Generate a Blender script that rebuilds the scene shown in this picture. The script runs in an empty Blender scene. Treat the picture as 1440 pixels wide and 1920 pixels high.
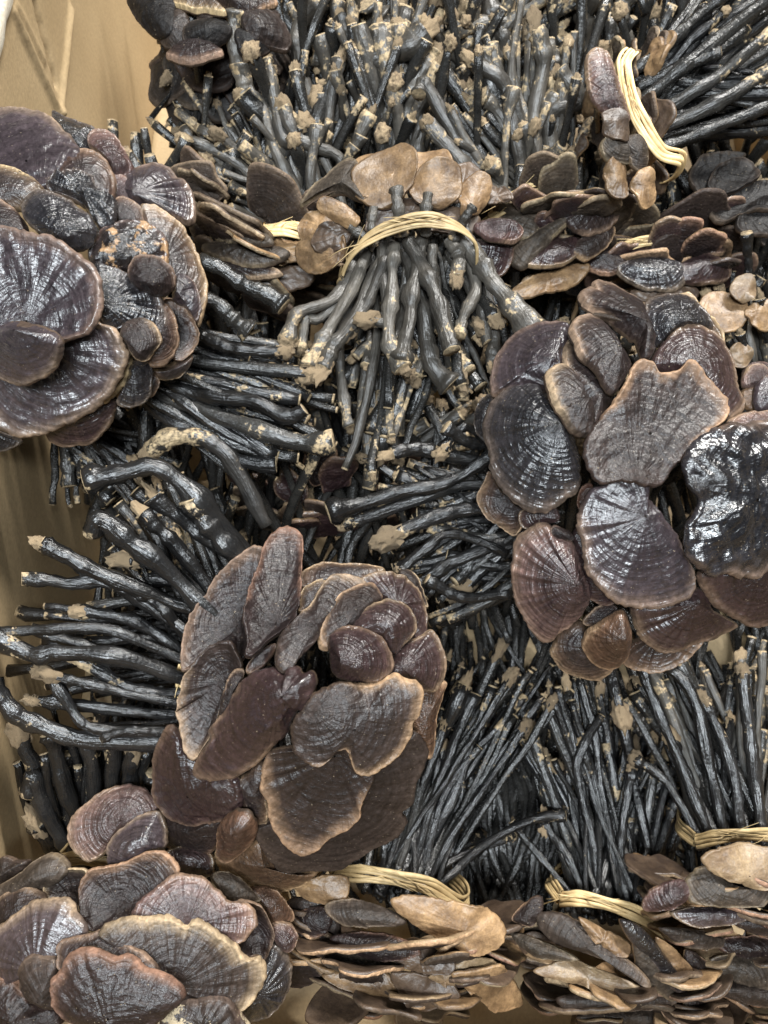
import bpy, math, random
from mathutils import Vector, Matrix, Euler, noise

random.seed(11)
R = math.radians
SC = bpy.context.scene
COL = SC.collection

# ------------------------------------------------------------------ camera
TILT = R(22)
CAM_H = 0.635
F_PX = 1663.0                       # focal length in pixels of the 1440 x 1920 photograph
LOOK = Vector((0, math.sin(TILT), -math.cos(TILT)))
UP = Vector((0, math.cos(TILT), math.sin(TILT)))
RIGHT = Vector((1, 0, 0))
CAM = Vector((0, 0, CAM_H))
cd = bpy.data.cameras.new('camera')
cam = bpy.data.objects.new('camera', cd)
COL.objects.link(cam)
cam.location = CAM
cam.rotation_euler = (TILT, 0, 0)
cd.sensor_fit = 'VERTICAL'
cd.sensor_height = 24.0
cd.lens = 24.0 * F_PX / 1920.0
cd.clip_start = 0.01
cd.clip_end = 60
cd.dof.use_dof = True
cd.dof.focus_distance = 0.45
cd.dof.aperture_fstop = 9.0
SC.camera = cam
SC.render.resolution_x, SC.render.resolution_y = 768, 1024

# ------------------------------------------------------------------ light
w = bpy.data.worlds.new('World'); SC.world = w; w.use_nodes = True
bg = w.node_tree.nodes['Background']
bg.inputs[0].default_value = (0.80, 0.90, 1.0, 1)
bg.inputs[1].default_value = 0.04
LAMP = 1.9


def area(name, loc, target, size, sizey, power, col):
    l = bpy.data.lights.new(name, 'AREA'); l.shape = 'RECTANGLE'
    l.size = size; l.size_y = sizey; l.energy = power; l.color = col
    o = bpy.data.objects.new(name, l); COL.objects.link(o)
    o.location = loc
    o.rotation_euler = (Vector(target) - Vector(loc)).to_track_quat('-Z', 'Y').to_euler()
    return o


for lx, ly, lp, lc in ((-.35, -.50, 25, (.86, .94, 1.0)), (.05, -.42, 22, (.90, .96, 1.0)), (.75, 1.45, 72, (1.0, .985, .95))):
    area('ceiling_tube', (lx, ly, 2.1), (0.05, .3, 0), 1.1, .22 if ly < 0 else .08, lp * LAMP, lc)
SC.view_settings.view_transform = 'Standard'
SC.view_settings.look = 'None'
SC.view_settings.exposure = 0.0
SC.view_settings.gamma = 1.0


# ------------------------------------------------------------------ geometry helpers
def U(px, py, d):
    """the world point seen at photo pixel (px, py) at depth d along the view axis"""
    return CAM + RIGHT * ((px - 720) / F_PX * d) + UP * ((960 - py) / F_PX * d) + LOOK * d


def cv(x, y, z):
    """camera-space direction (z towards the viewer) to world"""
    return RIGHT * x + UP * y - LOOK * z


def floor_depth(py):
    k = (960 - py) / F_PX
    return CAM_H / (math.cos(TILT) - k * math.sin(TILT))


ZOOM = {'P': (0, 0, 1), 'R1': (0, 200, 3.6), 'R2': (0, 520, 3.6), 'R3': (890, 520, 2.618), 'R4': (890, 890, 2.618),
        'R5': (280, 980, 2.526), 'R6': (280, 1300, 2.526), 'R7': (0, 1450, 2.526), 'R8': (0, 1670, 2.526)}


def pts(s):
    out = []; z = ZOOM['P']
    for t in s.split():
        if t in ZOOM: z = ZOOM[t]
        else:
            x, y = t.split(',')
            out.append((z[0] + float(x) / z[2], z[1] + float(y) / z[2]))
    return out


def closed_curve(P, n):
    """Catmull-Rom through the closed outline, resampled to n points of even spacing"""
    m = len(P); S = []
    for i in range(m):
        a, b, c, d = P[i - 1], P[i], P[(i + 1) % m], P[(i + 2) % m]
        for k in range(10):
            t = k / 10
            S.append(tuple(0.5 * ((2 * b[q]) + (-a[q] + c[q]) * t + (2 * a[q] - 5 * b[q] + 4 * c[q] - d[q]) * t * t
                                  + (-a[q] + 3 * b[q] - 3 * c[q] + d[q]) * t ** 3) for q in (0, 1)))
    L = [0.0]
    for i in range(len(S)):
        a, b = S[i], S[(i + 1) % len(S)]
        L.append(L[-1] + math.hypot(b[0] - a[0], b[1] - a[1]))
    out = []; j = 0
    for i in range(n):
        s = L[-1] * i / n
        while L[j + 1] < s: j += 1
        u = (s - L[j]) / max(1e-9, L[j + 1] - L[j])
        a, b = S[j], S[(j + 1) % len(S)]
        out.append((a[0] + (b[0] - a[0]) * u, a[1] + (b[1] - a[1]) * u))
    return out


def open_curve(P, n):
    m = len(P); out = []
    for i in range(n + 1):
        s = (m - 1) * i / n
        j = min(int(s), m - 2); t = s - j
        a, b, c, d = P[max(j - 1, 0)], P[j], P[j + 1], P[min(j + 2, m - 1)]
        out.append(0.5 * ((2 * b) + (c - a) * t + (2 * a - 5 * b + 4 * c - d) * t * t + (3 * b - a - 3 * c + d) * t ** 3))
    return out


class Acc:
    def __init__(s):
        s.v = []; s.f = []; s.m = []; s.fan = []; s.rad = []

    def build(s, name, mats, parent=None, origin=None, smooth=True):
        me = bpy.data.meshes.new(name)
        o3 = origin or Vector((0, 0, 0))
        me.from_pydata([tuple(p - o3) for p in s.v], [], s.f)
        for m in mats: me.materials.append(m)
        if len(mats) > 1: me.polygons.foreach_set('material_index', s.m)
        if smooth: me.polygons.foreach_set('use_smooth', [True] * len(s.f))
        if s.fan:
            a = me.attributes.new('fan', 'FLOAT_VECTOR', 'POINT')
            a.data.foreach_set('vector', [c for p in s.fan for c in p])
            a = me.attributes.new('rad', 'FLOAT', 'POINT')
            a.data.foreach_set('value', s.rad)
        me.update()
        o = bpy.data.objects.new(name, me); COL.objects.link(o)
        if parent: o.parent = parent
        return o


def add_grid(acc, rows, fans, rads, wrap=True, mat=0, matrows=None):
    b = len(acc.v); n = len(rows[0])
    for r, fr, rr in zip(rows, fans, rads):
        acc.v += r; acc.fan += fr; acc.rad += rr
    for i in range(len(rows) - 1):
        for j in range(n if wrap else n - 1):
            k = (j + 1) % n
            acc.f.append((b + i * n + j, b + i * n + k, b + (i + 1) * n + k, b + (i + 1) * n + j))
            acc.m.append(matrows[i] if matrows else mat)


def nz(p, f, seed=0.0):
    return noise.noise(Vector((p.x * f + seed, p.y * f - seed * .7, p.z * f + 3.1 * seed)))


T_TOP = [0.02, .1, .18, .26, .34, .42, .5, .57, .64, .7, .76, .81, .85, .885, .915, .94, .96, .978, .991, 1.0]
T_BOT = [.985, .955, .9, .75, .5, .25, .02]


def sstep(a, b, x):
    x = max(0.0, min(1.0, (x - a) / (b - a)))
    return x * x * (3 - 2 * x)


def cap_surface(acc, O, F, N, bulge, thick, wr, ring, wave, crum, seed, G=None, grow=None):
    """a bracket-mushroom cap: O outline points, F the highest (or lowest) point, N the way its top faces,
    G where its ribs fan out from, grow the direction its pale growing edge faces (None: all round)"""
    M = len(O); rnd = random.Random(seed)
    G = G or F
    C = sum(O, Vector()) / M
    x = (O[0] - F); x = (x - N * x.dot(N)).normalized(); y = N.cross(x)
    size = sum((p - F).length for p in O) / M
    far = max((p - G).length for p in O)
    th = [math.atan2((p - F).dot(y), (p - F).dot(x)) for p in O]
    if grow: rim = [sstep(-.75, .05, (p - C).normalized().dot(grow) + .35 * nz(p, 60, seed)) for p in O]
    else: rim = [1.0] * M
    ph = [rnd.uniform(0, 6.28) for _ in range(12)]
    fz = 1.0 if (G - F).length < .3 * size else 1.7
    km = [rnd.uniform(9, 15) * fz, rnd.uniform(17, 24) * fz, rnd.uniform(26, 34) * fz, rnd.randint(2, 3), rnd.randint(4, 6)]
    if fz == 1.0: km = [round(k) for k in km]
    zones = sorted(rnd.uniform(.42, .9) for _ in range(3)) + [rnd.uniform(.25, .4)]
    rows = []; fans = []; rads = []; mr = []
    tl = [(t, 1) for t in T_TOP] + [(t, -1) for t in T_BOT]
    for t, side in tl:
        row = []; fr = []; rr = []; e = math.sqrt(max(0.0, 1 - ((t - .94) / .06) ** 2)) if t > .94 else 1.0
        for j in range(M):
            a = th[j]
            P = F + (O[j] - F) * t
            L = (O[j] - F).length / size
            dg = P - G
            ag = math.atan2(dg.dot(y), dg.dot(x)) if dg.length > 1e-6 else 0.0
            rg = dg.length / far
            z = bulge * (1 - t ** 1.9) * (1 + (min(1.3, .45 + .55 * L) - 1) * t * t * t)
            z += wave * t * t * (math.sin(km[3] * a + ph[0]) * .55 + math.sin(km[4] * a + ph[1]) * .35 + .5 * nz(P, 55, seed + 9))
            if side > 0:
                env = min(1, rg * 1.5) * min(1, t * 3) * (1 if t < .88 else max(0.3, 1 - (t - .88) * 5))
                tt = rg * 2.6
                q = (math.sin(km[0] * ag + ph[2] + math.sin(tt + ph[3])) + .8 * math.sin(km[1] * ag + ph[4] + 1.3 * math.sin(tt * 1.3 + ph[5]))
                     + .6 * math.sin(km[2] * ag + ph[6] + 1.5 * math.sin(tt * 2 + ph[7])))
                z += wr * env * q * .5 * (.5 + 1.1 * nz(P, 60, seed))
                for zi, zz in enumerate(zones):
                    u = (rg * .55 + t * .45 + .03 * math.sin(3 * ag + ph[8 + zi]) - zz) / .03
                    z += ring * math.exp(-u * u) * (1 if zi % 2 else -.8) * (.6 + .9 * nz(P, 45, seed + zi))
                z += crum * (nz(P, 110, seed) + .6 * nz(P, 240, seed)) * min(1, t * 4) * (1 if t < .9 else .5)
                z += .00030 * nz(P, 300, seed)
                z += ring * .22 * math.sin(rg * 46 + 2.2 * math.sin(2 * ag + ph[11]) + 3 * nz(P, 40, seed)) * max(0, .3 + 1.2 * nz(P, 35, seed + 4)) * min(1, rg * 2) * (1 if t < .93 else .3)
                z += thick * .12 * math.exp(-((t - .955) / .025) ** 2) * rim[j] * (1 + nz(P, 90, seed))
                z += thick * .5 * e
            else:
                z -= thick * .5 * e
                z += .0008 * nz(P, 120, seed)
            row.append(P + N * z)
            fr.append((math.cos(ag), math.sin(ag), rg))
            u = t * (.80 + .20 * rim[j])
            rr.append(u if side > 0 else 2 - u)
        rows.append(row); fans.append(fr); rads.append(rr)
        mr.append(0 if side > 0 else 1)
    add_grid(acc, rows, fans, rads, True, 0, mr[1:])


# ------------------------------------------------------------------ materials
def newmat(name):
    m = bpy.data.materials.new(name); m.use_nodes = True
    nt = m.node_tree; N = nt.nodes; L = nt.links
    return m, nt, N, L, N['Principled BSDF']


def nd(N, t, **kw):
    n = N.new(t)
    for k, v in kw.items():
        if k in ('operation', 'data_type', 'blend_type', 'attribute_name', 'attribute_type', 'noise_dimensions', 'interpolation_type', 'feature', 'distance'): setattr(n, k, v)
        else: n.inputs[int(k[1:])].default_value = v
    return n


def ramp(N, stops, interp='LINEAR'):
    r = N.new('ShaderNodeValToRGB'); r.color_ramp.interpolation = interp
    e = r.color_ramp.elements
    while len(e) < len(stops): e.new(.5)
    for i, (p, c) in enumerate(stops):
        e[i].position = p; e[i].color = (*c, 1) if len(c) == 3 else c
    return r


def grey(v): return (v, v, v)


def mixc(N, L, fac, a, b, mode='MIX'):
    m = N.new('ShaderNodeMix'); m.data_type = 'RGBA'; m.blend_type = mode
    for sock, val in ((m.inputs[0], fac), (m.inputs[6], a), (m.inputs[7], b)):
        if hasattr(val, 'links') or hasattr(val, 'is_linked'): L.new(val, sock)
        elif isinstance(val, (int, float)): sock.default_value = val
        else: sock.default_value = (*val, 1)
    return m.outputs[2]


def math_(N, L, op, a, b=0.0):
    m = N.new('ShaderNodeMath'); m.operation = op
    for s, v in ((m.inputs[0], a), (m.inputs[1], b)):
        if isinstance(v, (int, float)): s.default_value = v
        else: L.new(v, s)
    return m.outputs[0]


def cap_mat(name, inner, outer, rim, rim_at=.93, rough=.36, fibc=.6, crust=0.0, crustcol=(.42, .27, .12), bump=.5, spec=.5, pit=.35, coat=.3):
    m, nt, N, L, B = newmat(name)
    rad = nd(N, 'ShaderNodeAttribute', attribute_name='rad').outputs['Fac']
    fan = nd(N, 'ShaderNodeAttribute', attribute_name='fan').outputs['Vector']
    tc = N.new('ShaderNodeTexCoord').outputs['Object']
    oi = N.new('ShaderNodeObjectInfo').outputs['Random']
    big = N.new('ShaderNodeTexNoise'); big.inputs['Scale'].default_value = 55; big.inputs['Detail'].default_value = 4; L.new(tc, big.inputs['Vector'])
    fine = N.new('ShaderNodeTexNoise'); fine.inputs['Scale'].default_value = 420; fine.inputs['Detail'].default_value = 5; fine.inputs['Roughness'].default_value = .65; L.new(tc, fine.inputs['Vector'])
    pitn = N.new('ShaderNodeTexNoise'); pitn.inputs['Scale'].default_value = 300; pitn.inputs['Detail'].default_value = 3; pitn.inputs['Roughness'].default_value = .5; L.new(tc, pitn.inputs['Vector'])
    mp = N.new('ShaderNodeMapping'); mp.inputs['Scale'].default_value = (15, 15, 1.6); L.new(fan, mp.inputs['Vector'])
    fib = N.new('ShaderNodeTexNoise'); fib.inputs['Scale'].default_value = 1; fib.inputs['Detail'].default_value = 5; L.new(mp.outputs[0], fib.inputs['Vector'])
    mp2 = N.new('ShaderNodeMapping'); mp2.inputs['Scale'].default_value = (1.4, 1.4, 24); L.new(fan, mp2.inputs['Vector'])
    zon = N.new('ShaderNodeTexNoise'); zon.inputs['Scale'].default_value = 1; zon.inputs['Detail'].default_value = 3; L.new(mp2.outputs[0], zon.inputs['Vector'])
    r1 = math_(N, L, 'ADD', rad, math_(N, L, 'MULTIPLY', math_(N, L, 'SUBTRACT', big.outputs[0], .5), .10))
    r1 = math_(N, L, 'ADD', r1, math_(N, L, 'MULTIPLY', math_(N, L, 'SUBTRACT', fib.outputs[0], .5), .07))
    r1 = math_(N, L, 'ADD', r1, math_(N, L, 'MULTIPLY', math_(N, L, 'SUBTRACT', oi, .5), .03))
    mid = tuple((a + b) / 2 for a, b in zip(outer, rim))
    rp = ramp(N, [(0, inner), (.5, inner), (rim_at - .14, outer), (rim_at - .035, tuple(.72 * a + .28 * b for a, b in zip(outer, rim))), (rim_at + .015, mid), (min(.995, rim_at + .06), rim)])
    L.new(r1, rp.inputs[0])
    c = rp.outputs[0]
    zr = ramp(N, [(.3, grey(.62)), (.5, grey(1.0)), (.7, grey(1.45))]); L.new(zon.outputs[0], zr.inputs[0])
    c = mixc(N, L, .8, c, zr.outputs[0], 'MULTIPLY')
    fr = ramp(N, [(.3, grey(.7)), (.7, grey(1.35))]); L.new(fib.outputs[0], fr.inputs[0])
    c = mixc(N, L, fibc, c, fr.outputs[0], 'MULTIPLY')
    nr = ramp(N, [(.3, grey(.55)), (.7, grey(1.5))]); L.new(fine.outputs[0], nr.inputs[0])
    c = mixc(N, L, .8, c, nr.outputs[0], 'MULTIPLY')
    hs = N.new('ShaderNodeHueSaturation'); L.new(c, hs.inputs['Color'])
    L.new(math_(N, L, 'ADD', math_(N, L, 'MULTIPLY', oi, .55), .72), hs.inputs['Value'])
    L.new(math_(N, L, 'ADD', math_(N, L, 'MULTIPLY', oi, .03), .485), hs.inputs['Hue'])
    c = hs.outputs[0]
    # pale dust and crumbs
    dn = N.new('ShaderNodeTexNoise'); dn.inputs['Scale'].default_value = 900; dn.inputs['Detail'].default_value = 2; L.new(tc, dn.inputs['Vector'])
    dr = ramp(N, [(.70, grey(0)), (.76, grey(1))]); L.new(dn.outputs[0], dr.inputs[0])
    c = mixc(N, L, math_(N, L, 'MULTIPLY', dr.outputs[0], .5), c, (.4, .32, .22))
    rg = math_(N, L, 'ADD', rough - .12, math_(N, L, 'MULTIPLY', fine.outputs[0], .26))
    rimr = ramp(N, [(rim_at - .05, grey(0)), (min(.999, rim_at + .05), grey(.28))]); L.new(r1, rimr.inputs[0])
    rg = math_(N, L, 'ADD', rg, rimr.outputs[0])
    if crust > 0:
        cn = N.new('ShaderNodeTexNoise'); cn.inputs['Scale'].default_value = 95; cn.inputs['Detail'].default_value = 6; cn.inputs['Roughness'].default_value = .7; L.new(tc, cn.inputs['Vector'])
        cr = ramp(N, [(.62 - crust * .2, grey(0)), (.66 - crust * .2, grey(1))]); L.new(cn.outputs[0], cr.inputs[0])
        c = mixc(N, L, cr.outputs[0], c, crustcol)
        rg = math_(N, L, 'ADD', rg, math_(N, L, 'MULTIPLY', cr.outputs[0], .35))
    L.new(c, B.inputs['Base Color']); L.new(rg, B.inputs['Roughness'])
    B.inputs['Specular IOR Level'].default_value = spec
    B.inputs['Coat Weight'].default_value = coat; B.inputs['Coat Roughness'].default_value = .14
    b1 = N.new('ShaderNodeBump'); b1.inputs['Strength'].default_value = bump; b1.inputs['Distance'].default_value = .0011; L.new(math_(N, L, 'ADD', fib.outputs[0], math_(N, L, 'MULTIPLY', zon.outputs[0], 1.3)), b1.inputs['Height'])
    b2 = N.new('ShaderNodeBump'); b2.inputs['Strength'].default_value = pit; b2.inputs['Distance'].default_value = .0016; L.new(pitn.outputs[0], b2.inputs['Height']); L.new(b1.outputs[0], b2.inputs['Normal'])
    L.new(b2.outputs[0], B.inputs['Normal']); L.new(b2.outputs[0], B.inputs['Coat Normal'])
    return m


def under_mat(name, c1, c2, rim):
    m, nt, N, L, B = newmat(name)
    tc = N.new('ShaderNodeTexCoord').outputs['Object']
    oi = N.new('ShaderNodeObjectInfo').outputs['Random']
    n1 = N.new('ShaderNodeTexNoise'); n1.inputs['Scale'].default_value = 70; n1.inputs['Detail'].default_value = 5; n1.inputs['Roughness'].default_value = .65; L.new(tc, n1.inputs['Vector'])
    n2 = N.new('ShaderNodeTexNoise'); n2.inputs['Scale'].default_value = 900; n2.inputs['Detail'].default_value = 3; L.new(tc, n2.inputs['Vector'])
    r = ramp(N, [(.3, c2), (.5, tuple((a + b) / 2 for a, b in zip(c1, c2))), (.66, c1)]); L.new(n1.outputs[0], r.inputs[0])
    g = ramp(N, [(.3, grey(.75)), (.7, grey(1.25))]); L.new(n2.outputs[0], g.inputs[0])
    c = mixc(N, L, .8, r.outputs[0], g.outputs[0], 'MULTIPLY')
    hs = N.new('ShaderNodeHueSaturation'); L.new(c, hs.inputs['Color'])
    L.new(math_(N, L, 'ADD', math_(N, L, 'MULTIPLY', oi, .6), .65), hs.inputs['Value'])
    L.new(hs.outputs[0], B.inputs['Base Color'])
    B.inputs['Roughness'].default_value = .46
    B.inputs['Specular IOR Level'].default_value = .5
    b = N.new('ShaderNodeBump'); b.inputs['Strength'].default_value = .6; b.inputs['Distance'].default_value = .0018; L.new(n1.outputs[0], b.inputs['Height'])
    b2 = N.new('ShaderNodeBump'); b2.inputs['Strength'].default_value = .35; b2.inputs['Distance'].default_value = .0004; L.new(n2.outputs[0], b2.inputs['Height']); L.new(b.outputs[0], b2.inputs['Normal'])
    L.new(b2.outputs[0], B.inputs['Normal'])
    return m


def stem_mat(name, base, hi, rough, crust, tan=(.34, .255, .150)):
    m, nt, N, L, B = newmat(name)
    s = nd(N, 'ShaderNodeAttribute', attribute_name='rad').outputs['Fac']
    fan = nd(N, 'ShaderNodeAttribute', attribute_name='fan').outputs['Vector']
    tc = N.new('ShaderNodeTexCoord').outputs['Object']
    oi = N.new('ShaderNodeObjectInfo').outputs['Random']
    n1 = N.new('ShaderNodeTexNoise'); n1.inputs['Scale'].default_value = 85; n1.inputs['Detail'].default_value = 5; n1.inputs['Roughness'].default_value = .68; L.new(tc, n1.inputs['Vector'])
    n2 = N.new('ShaderNodeTexNoise'); n2.inputs['Scale'].default_value = 520; n2.inputs['Detail'].default_value = 4; L.new(tc, n2.inputs['Vector'])
    mp = N.new('ShaderNodeMapping'); mp.inputs['Scale'].default_value = (3.2, 3.2, 7); L.new(fan, mp.inputs['Vector'])
    n3 = N.new('ShaderNodeTexNoise'); n3.inputs['Scale'].default_value = 1; n3.inputs['Detail'].default_value = 4; L.new(mp.outputs[0], n3.inputs['Vector'])
    r = ramp(N, [(.3, base), (.72, hi)]); L.new(n1.outputs[0], r.inputs[0])
    hs = N.new('ShaderNodeHueSaturation'); L.new(r.outputs[0], hs.inputs['Color'])
    L.new(math_(N, L, 'ADD', math_(N, L, 'MULTIPLY', oi, .9), .55), hs.inputs['Value'])
    c = hs.outputs[0]
    # soil-coloured crust towards the cut root end
    k = math_(N, L, 'ADD', n1.outputs[0], math_(N, L, 'MULTIPLY', s, .30))
    k = math_(N, L, 'ADD', k, math_(N, L, 'MULTIPLY', math_(N, L, 'SUBTRACT', oi, .5), .16))
    k = math_(N, L, 'ADD', k, math_(N, L, 'MULTIPLY', math_(N, L, 'SUBTRACT', n2.outputs[0], .5), .24))
    k = math_(N, L, 'ADD', k, math_(N, L, 'MULTIPLY', math_(N, L, 'GREATER_THAN', s, .992), .5))
    cr = ramp(N, [(.925 - crust, grey(0)), (.985 - crust, grey(1))]); L.new(k, cr.inputs[0])
    tr = ramp(N, [(.3, tuple(.32 * v for v in tan)), (.7, tuple(1.3 * v for v in tan))]); L.new(n2.outputs[0], tr.inputs[0])
    c = mixc(N, L, cr.outputs[0], c, tr.outputs[0])
    L.new(c, B.inputs['Base Color'])
    rg = math_(N, L, 'ADD', math_(N, L, 'ADD', rough - .1, math_(N, L, 'MULTIPLY', n2.outputs[0], .2)), math_(N, L, 'MULTIPLY', cr.outputs[0], .4))
    L.new(rg, B.inputs['Roughness'])
    b = N.new('ShaderNodeBump'); b.inputs['Strength'].default_value = .6; b.inputs['Distance'].default_value = .0015; L.new(n3.outputs[0], b.inputs['Height'])
    b2 = N.new('ShaderNodeBump'); b2.inputs['Strength'].default_value = .35; b2.inputs['Distance'].default_value = .0008; L.new(n2.outputs[0], b2.inputs['Height']); L.new(b.outputs[0], b2.inputs['Normal'])
    L.new(b2.outputs[0], B.inputs['Normal'])
    return m


def rough_mat(name, c1, c2, scale, rough=.85, bumpd=.001):
    m, nt, N, L, B = newmat(name)
    tc = N.new('ShaderNodeTexCoord').outputs['Object']
    oi = N.new('ShaderNodeObjectInfo').outputs['Random']
    n1 = N.new('ShaderNodeTexNoise'); n1.inputs['Scale'].default_value = scale; n1.inputs['Detail'].default_value = 6; n1.inputs['Roughness'].default_value = .7; L.new(tc, n1.inputs['Vector'])
    r = ramp(N, [(.32, c2), (.66, c1)]); L.new(n1.outputs[0], r.inputs[0])
    hs = N.new('ShaderNodeHueSaturation'); L.new(r.outputs[0], hs.inputs['Color'])
    L.new(math_(N, L, 'ADD', math_(N, L, 'MULTIPLY', oi, .7), .6), hs.inputs['Value'])
    L.new(hs.outputs[0], B.inputs['Base Color']); B.inputs['Roughness'].default_value = rough
    b = N.new('ShaderNodeBump'); b.inputs['Strength'].default_value = .6; b.inputs['Distance'].default_value = bumpd; L.new(n1.outputs[0], b.inputs['Height'])
    L.new(b.outputs[0], B.inputs['Normal'])
    return m


TAN = (.30, .19, .10)
MAT = dict(
    purple=cap_mat('cap_purple', (.021, .0155, .0175), (.036, .0265, .0285), (.22, .15, .10), .95, .34, fibc=.35, bump=.36, pit=.4, coat=.35),
    maroon=cap_mat('cap_maroon', (.016, .0085, .0088), (.029, .0165, .0160), (.20, .13, .08), .952, .33, fibc=.35, pit=.35, coat=.35),
    brown=cap_mat('cap_brown', (.0132, .0088, .0080), (.0230, .0150, .0130), (.26, .155, .095), .93, .42, fibc=.3, bump=.5, pit=.6, spec=.3, coat=.08),
    umber=cap_mat('cap_umber', (.017, .0125, .0108), (.026, .0188, .0155), (.06, .042, .030), .965, .45, fibc=.3, bump=.3, pit=.5, spec=.22, coat=.04),
    black=cap_mat('cap_black', (.0085, .0080, .0092), (.0175, .0155, .0168), (.14, .10, .075), .966, .27, bump=.6, pit=.45, coat=.5),
    wrinkled=cap_mat('cap_wrinkled', (.0095, .0090, .0105), (.020, .0175, .019), (.24, .165, .11), .945, .26, bump=.5, pit=.35, coat=.6),
    matte_black=cap_mat('cap_matte_black', (.006, .0052, .005), (.011, .009, .0082), (.06, .042, .030), .962, .5, bump=.4, pit=.3, spec=.2, coat=0),  # matte black; its colour also carries the shade over the right-edge rosette
    pink=cap_mat('cap_pink', (.028, .016, .0155), (.088, .053, .045), (.25, .165, .105), .945, .34, bump=.7, pit=.35, coat=.35),
    tanrim=cap_mat('cap_tan_rim', (.018, .0125, .0118), (.056, .035, .024), (.26, .175, .10), .905, .38, pit=.4, coat=.25),
    pale=cap_mat('cap_pale_rim', (.0132, .0090, .0084), (.0235, .0158, .0135), (.24, .165, .108), .918, .42, fibc=.35, bump=.5, pit=.6, spec=.3, coat=.08),
    orange=cap_mat('cap_orange', (.038, .020, .0125), (.078, .042, .025), (.25, .155, .088), .91, .38, coat=.2),
    greybrown=cap_mat('cap_grey_brown', (.024, .0180, .0142), (.040, .0295, .023), (.15, .108, .07), .945, .48, fibc=.4, bump=.4, spec=.25, coat=.03),
    crust=cap_mat('cap_crusted', (.010, .0080, .0080), (.024, .018, .017), (.16, .10, .07), .96, .28, crust=.42, crustcol=(.24, .14, .065), pit=.6, coat=.45),
    mould=cap_mat('cap_pale_crusted', (.018, .014, .012), (.03, .022, .018), (.14, .10, .07), .96, .42, crust=.32, crustcol=(.32, .26, .17), spec=.35, coat=.08),
)
UND = dict(
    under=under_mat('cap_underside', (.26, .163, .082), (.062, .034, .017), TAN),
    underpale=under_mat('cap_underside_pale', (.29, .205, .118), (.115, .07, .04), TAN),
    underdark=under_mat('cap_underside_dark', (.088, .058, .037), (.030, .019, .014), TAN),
)
ALLC = dict(MAT); ALLC.update(UND)
STEM = dict(
    black=stem_mat('stem_black', (.0055, .0056, .006), (.0140, .0130, .0122), .24, .05),
    grey=stem_mat('stem_grey', (.026, .0232, .0195), (.076, .068, .057), .38, .10),
    dark=stem_mat('stem_dark', (.008, .0078, .0076), (.026, .0245, .022), .27, .06),
    crusty=stem_mat('stem_crusty', (.010, .0095, .009), (.03, .027, .024), .34, .17),
)
ROOT = rough_mat('root_soil', (.38, .28, .165), (.055, .034, .020), 420, .9, .002)
RAFFIA = rough_mat('raffia', (.62, .46, .235), (.40, .275, .125), 120, .55, .0004)


# ------------------------------------------------------------------ parts
def thing(name, loc, label, cat, group=None):
    o = bpy.data.objects.new(name, None); COL.objects.link(o)
    o.location = loc; o.empty_display_size = .01
    o['label'] = label; o['category'] = cat
    if group: o['group'] = group
    return o


class Bundle:
    def __init__(s, px, py, d, q, label):
        s.px, s.py, s.d, s.q = px, py, d, q
        s.lift = 1.6 if d < .46 else 1.0
        s.heart = (px, py); s.front = 0
        s.loc = U(px, py, d)
        s.o = thing('mushroom_bundle', s.loc, label, 'mushroom bundle', 'tied bundles of dried mushrooms in the box')


SEED = [0]
XL, XR, YN, YF, WH = -.215, .325, -.108, .87, .285        # the box: sides, ends, height


def cap(b, dz, mat, focus, outline, bulge=5, thick=5, wr=.5, ring=.35, wave=1.5, crum=.25, tilt=(0, 0), under='underdark', name='cap', own=False):
    """one traced cap; sizes in mm"""
    SEED[0] += 1
    P = pts(outline); f = pts(focus)[0]
    cx = sum(p[0] for p in P) / len(P); cy = sum(p[1] for p in P) / len(P)
    k = b.d / F_PX
    rx, ry = (cx - b.px) * k, -(cy - b.py) * k
    depth = b.d + b.q * (rx * rx + ry * ry) - dz * b.lift / 1000 - b.front
    tx, ty = 2 * b.q * rx + tilt[0], 2 * b.q * ry + tilt[1]
    N = cv(tx, ty, 1).normalized()
    C = U(cx, cy, depth)

    def onplane(p):
        d = (U(p[0], p[1], 1.0) - CAM)
        return CAM + d * ((C - CAM).dot(N) / d.dot(N))
    ext = max(max(abs(p[0] - cx), abs(p[1] - cy)) for p in P)
    M = 56 if ext < 35 else (90 if ext < 70 else 150)
    O = [onplane(p) for p in closed_curve(P, M)]
    if (O[M // 3] - O[0]).cross(O[2 * M // 3] - O[0]).dot(N) < 0: O.reverse()
    rs = random.Random(SEED[0])
    jit = (.3 + ext * k * 1000 * .02) / 1000
    O = [p + (p - C).normalized() * (jit * nz(p, 130, SEED[0]) * 1.0 + jit * .8 * nz(p, 330, SEED[0]) + jit * .5 * nz(p, 800, SEED[0])) for p in O]
    F = onplane(f)
    s = min(1.0, .35 + ext / 80)
    if mat in UND: thick *= .55; bulge *= .5; wave *= 2.2
    thick *= .95 if b.lift > 1 else .8
    # ribs fan out from the stem side, which faces the middle of the bundle
    gx, gy = b.heart
    to = onplane((cx + (gx - cx), cy + (gy - cy))) - C
    to = to.normalized() if to.length > 1e-6 else cv(0, -1, 0)
    mean = sum((p - F).length for p in O) / M
    G = F
    grow = -to
    if min((p - F).length for p in O) > .35 * mean and not own: G = F + to * mean * .8
    elif own: grow = None
    else: grow = (C - F).normalized()
    a = Acc()
    cap_surface(a, O, F, N, bulge * 1.6 * s / 1000, thick * s / 1000, wr * s / 1000, ring * s / 1000, wave * 1.0 * s / 1000, crum * s / 1000, SEED[0], G, grow)
    back = UND[under] if mat in MAT else MAT['maroon']
    o = a.build(name, [ALLC[mat], back], b.o, b.loc)
    return o


GEN = {}


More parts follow.
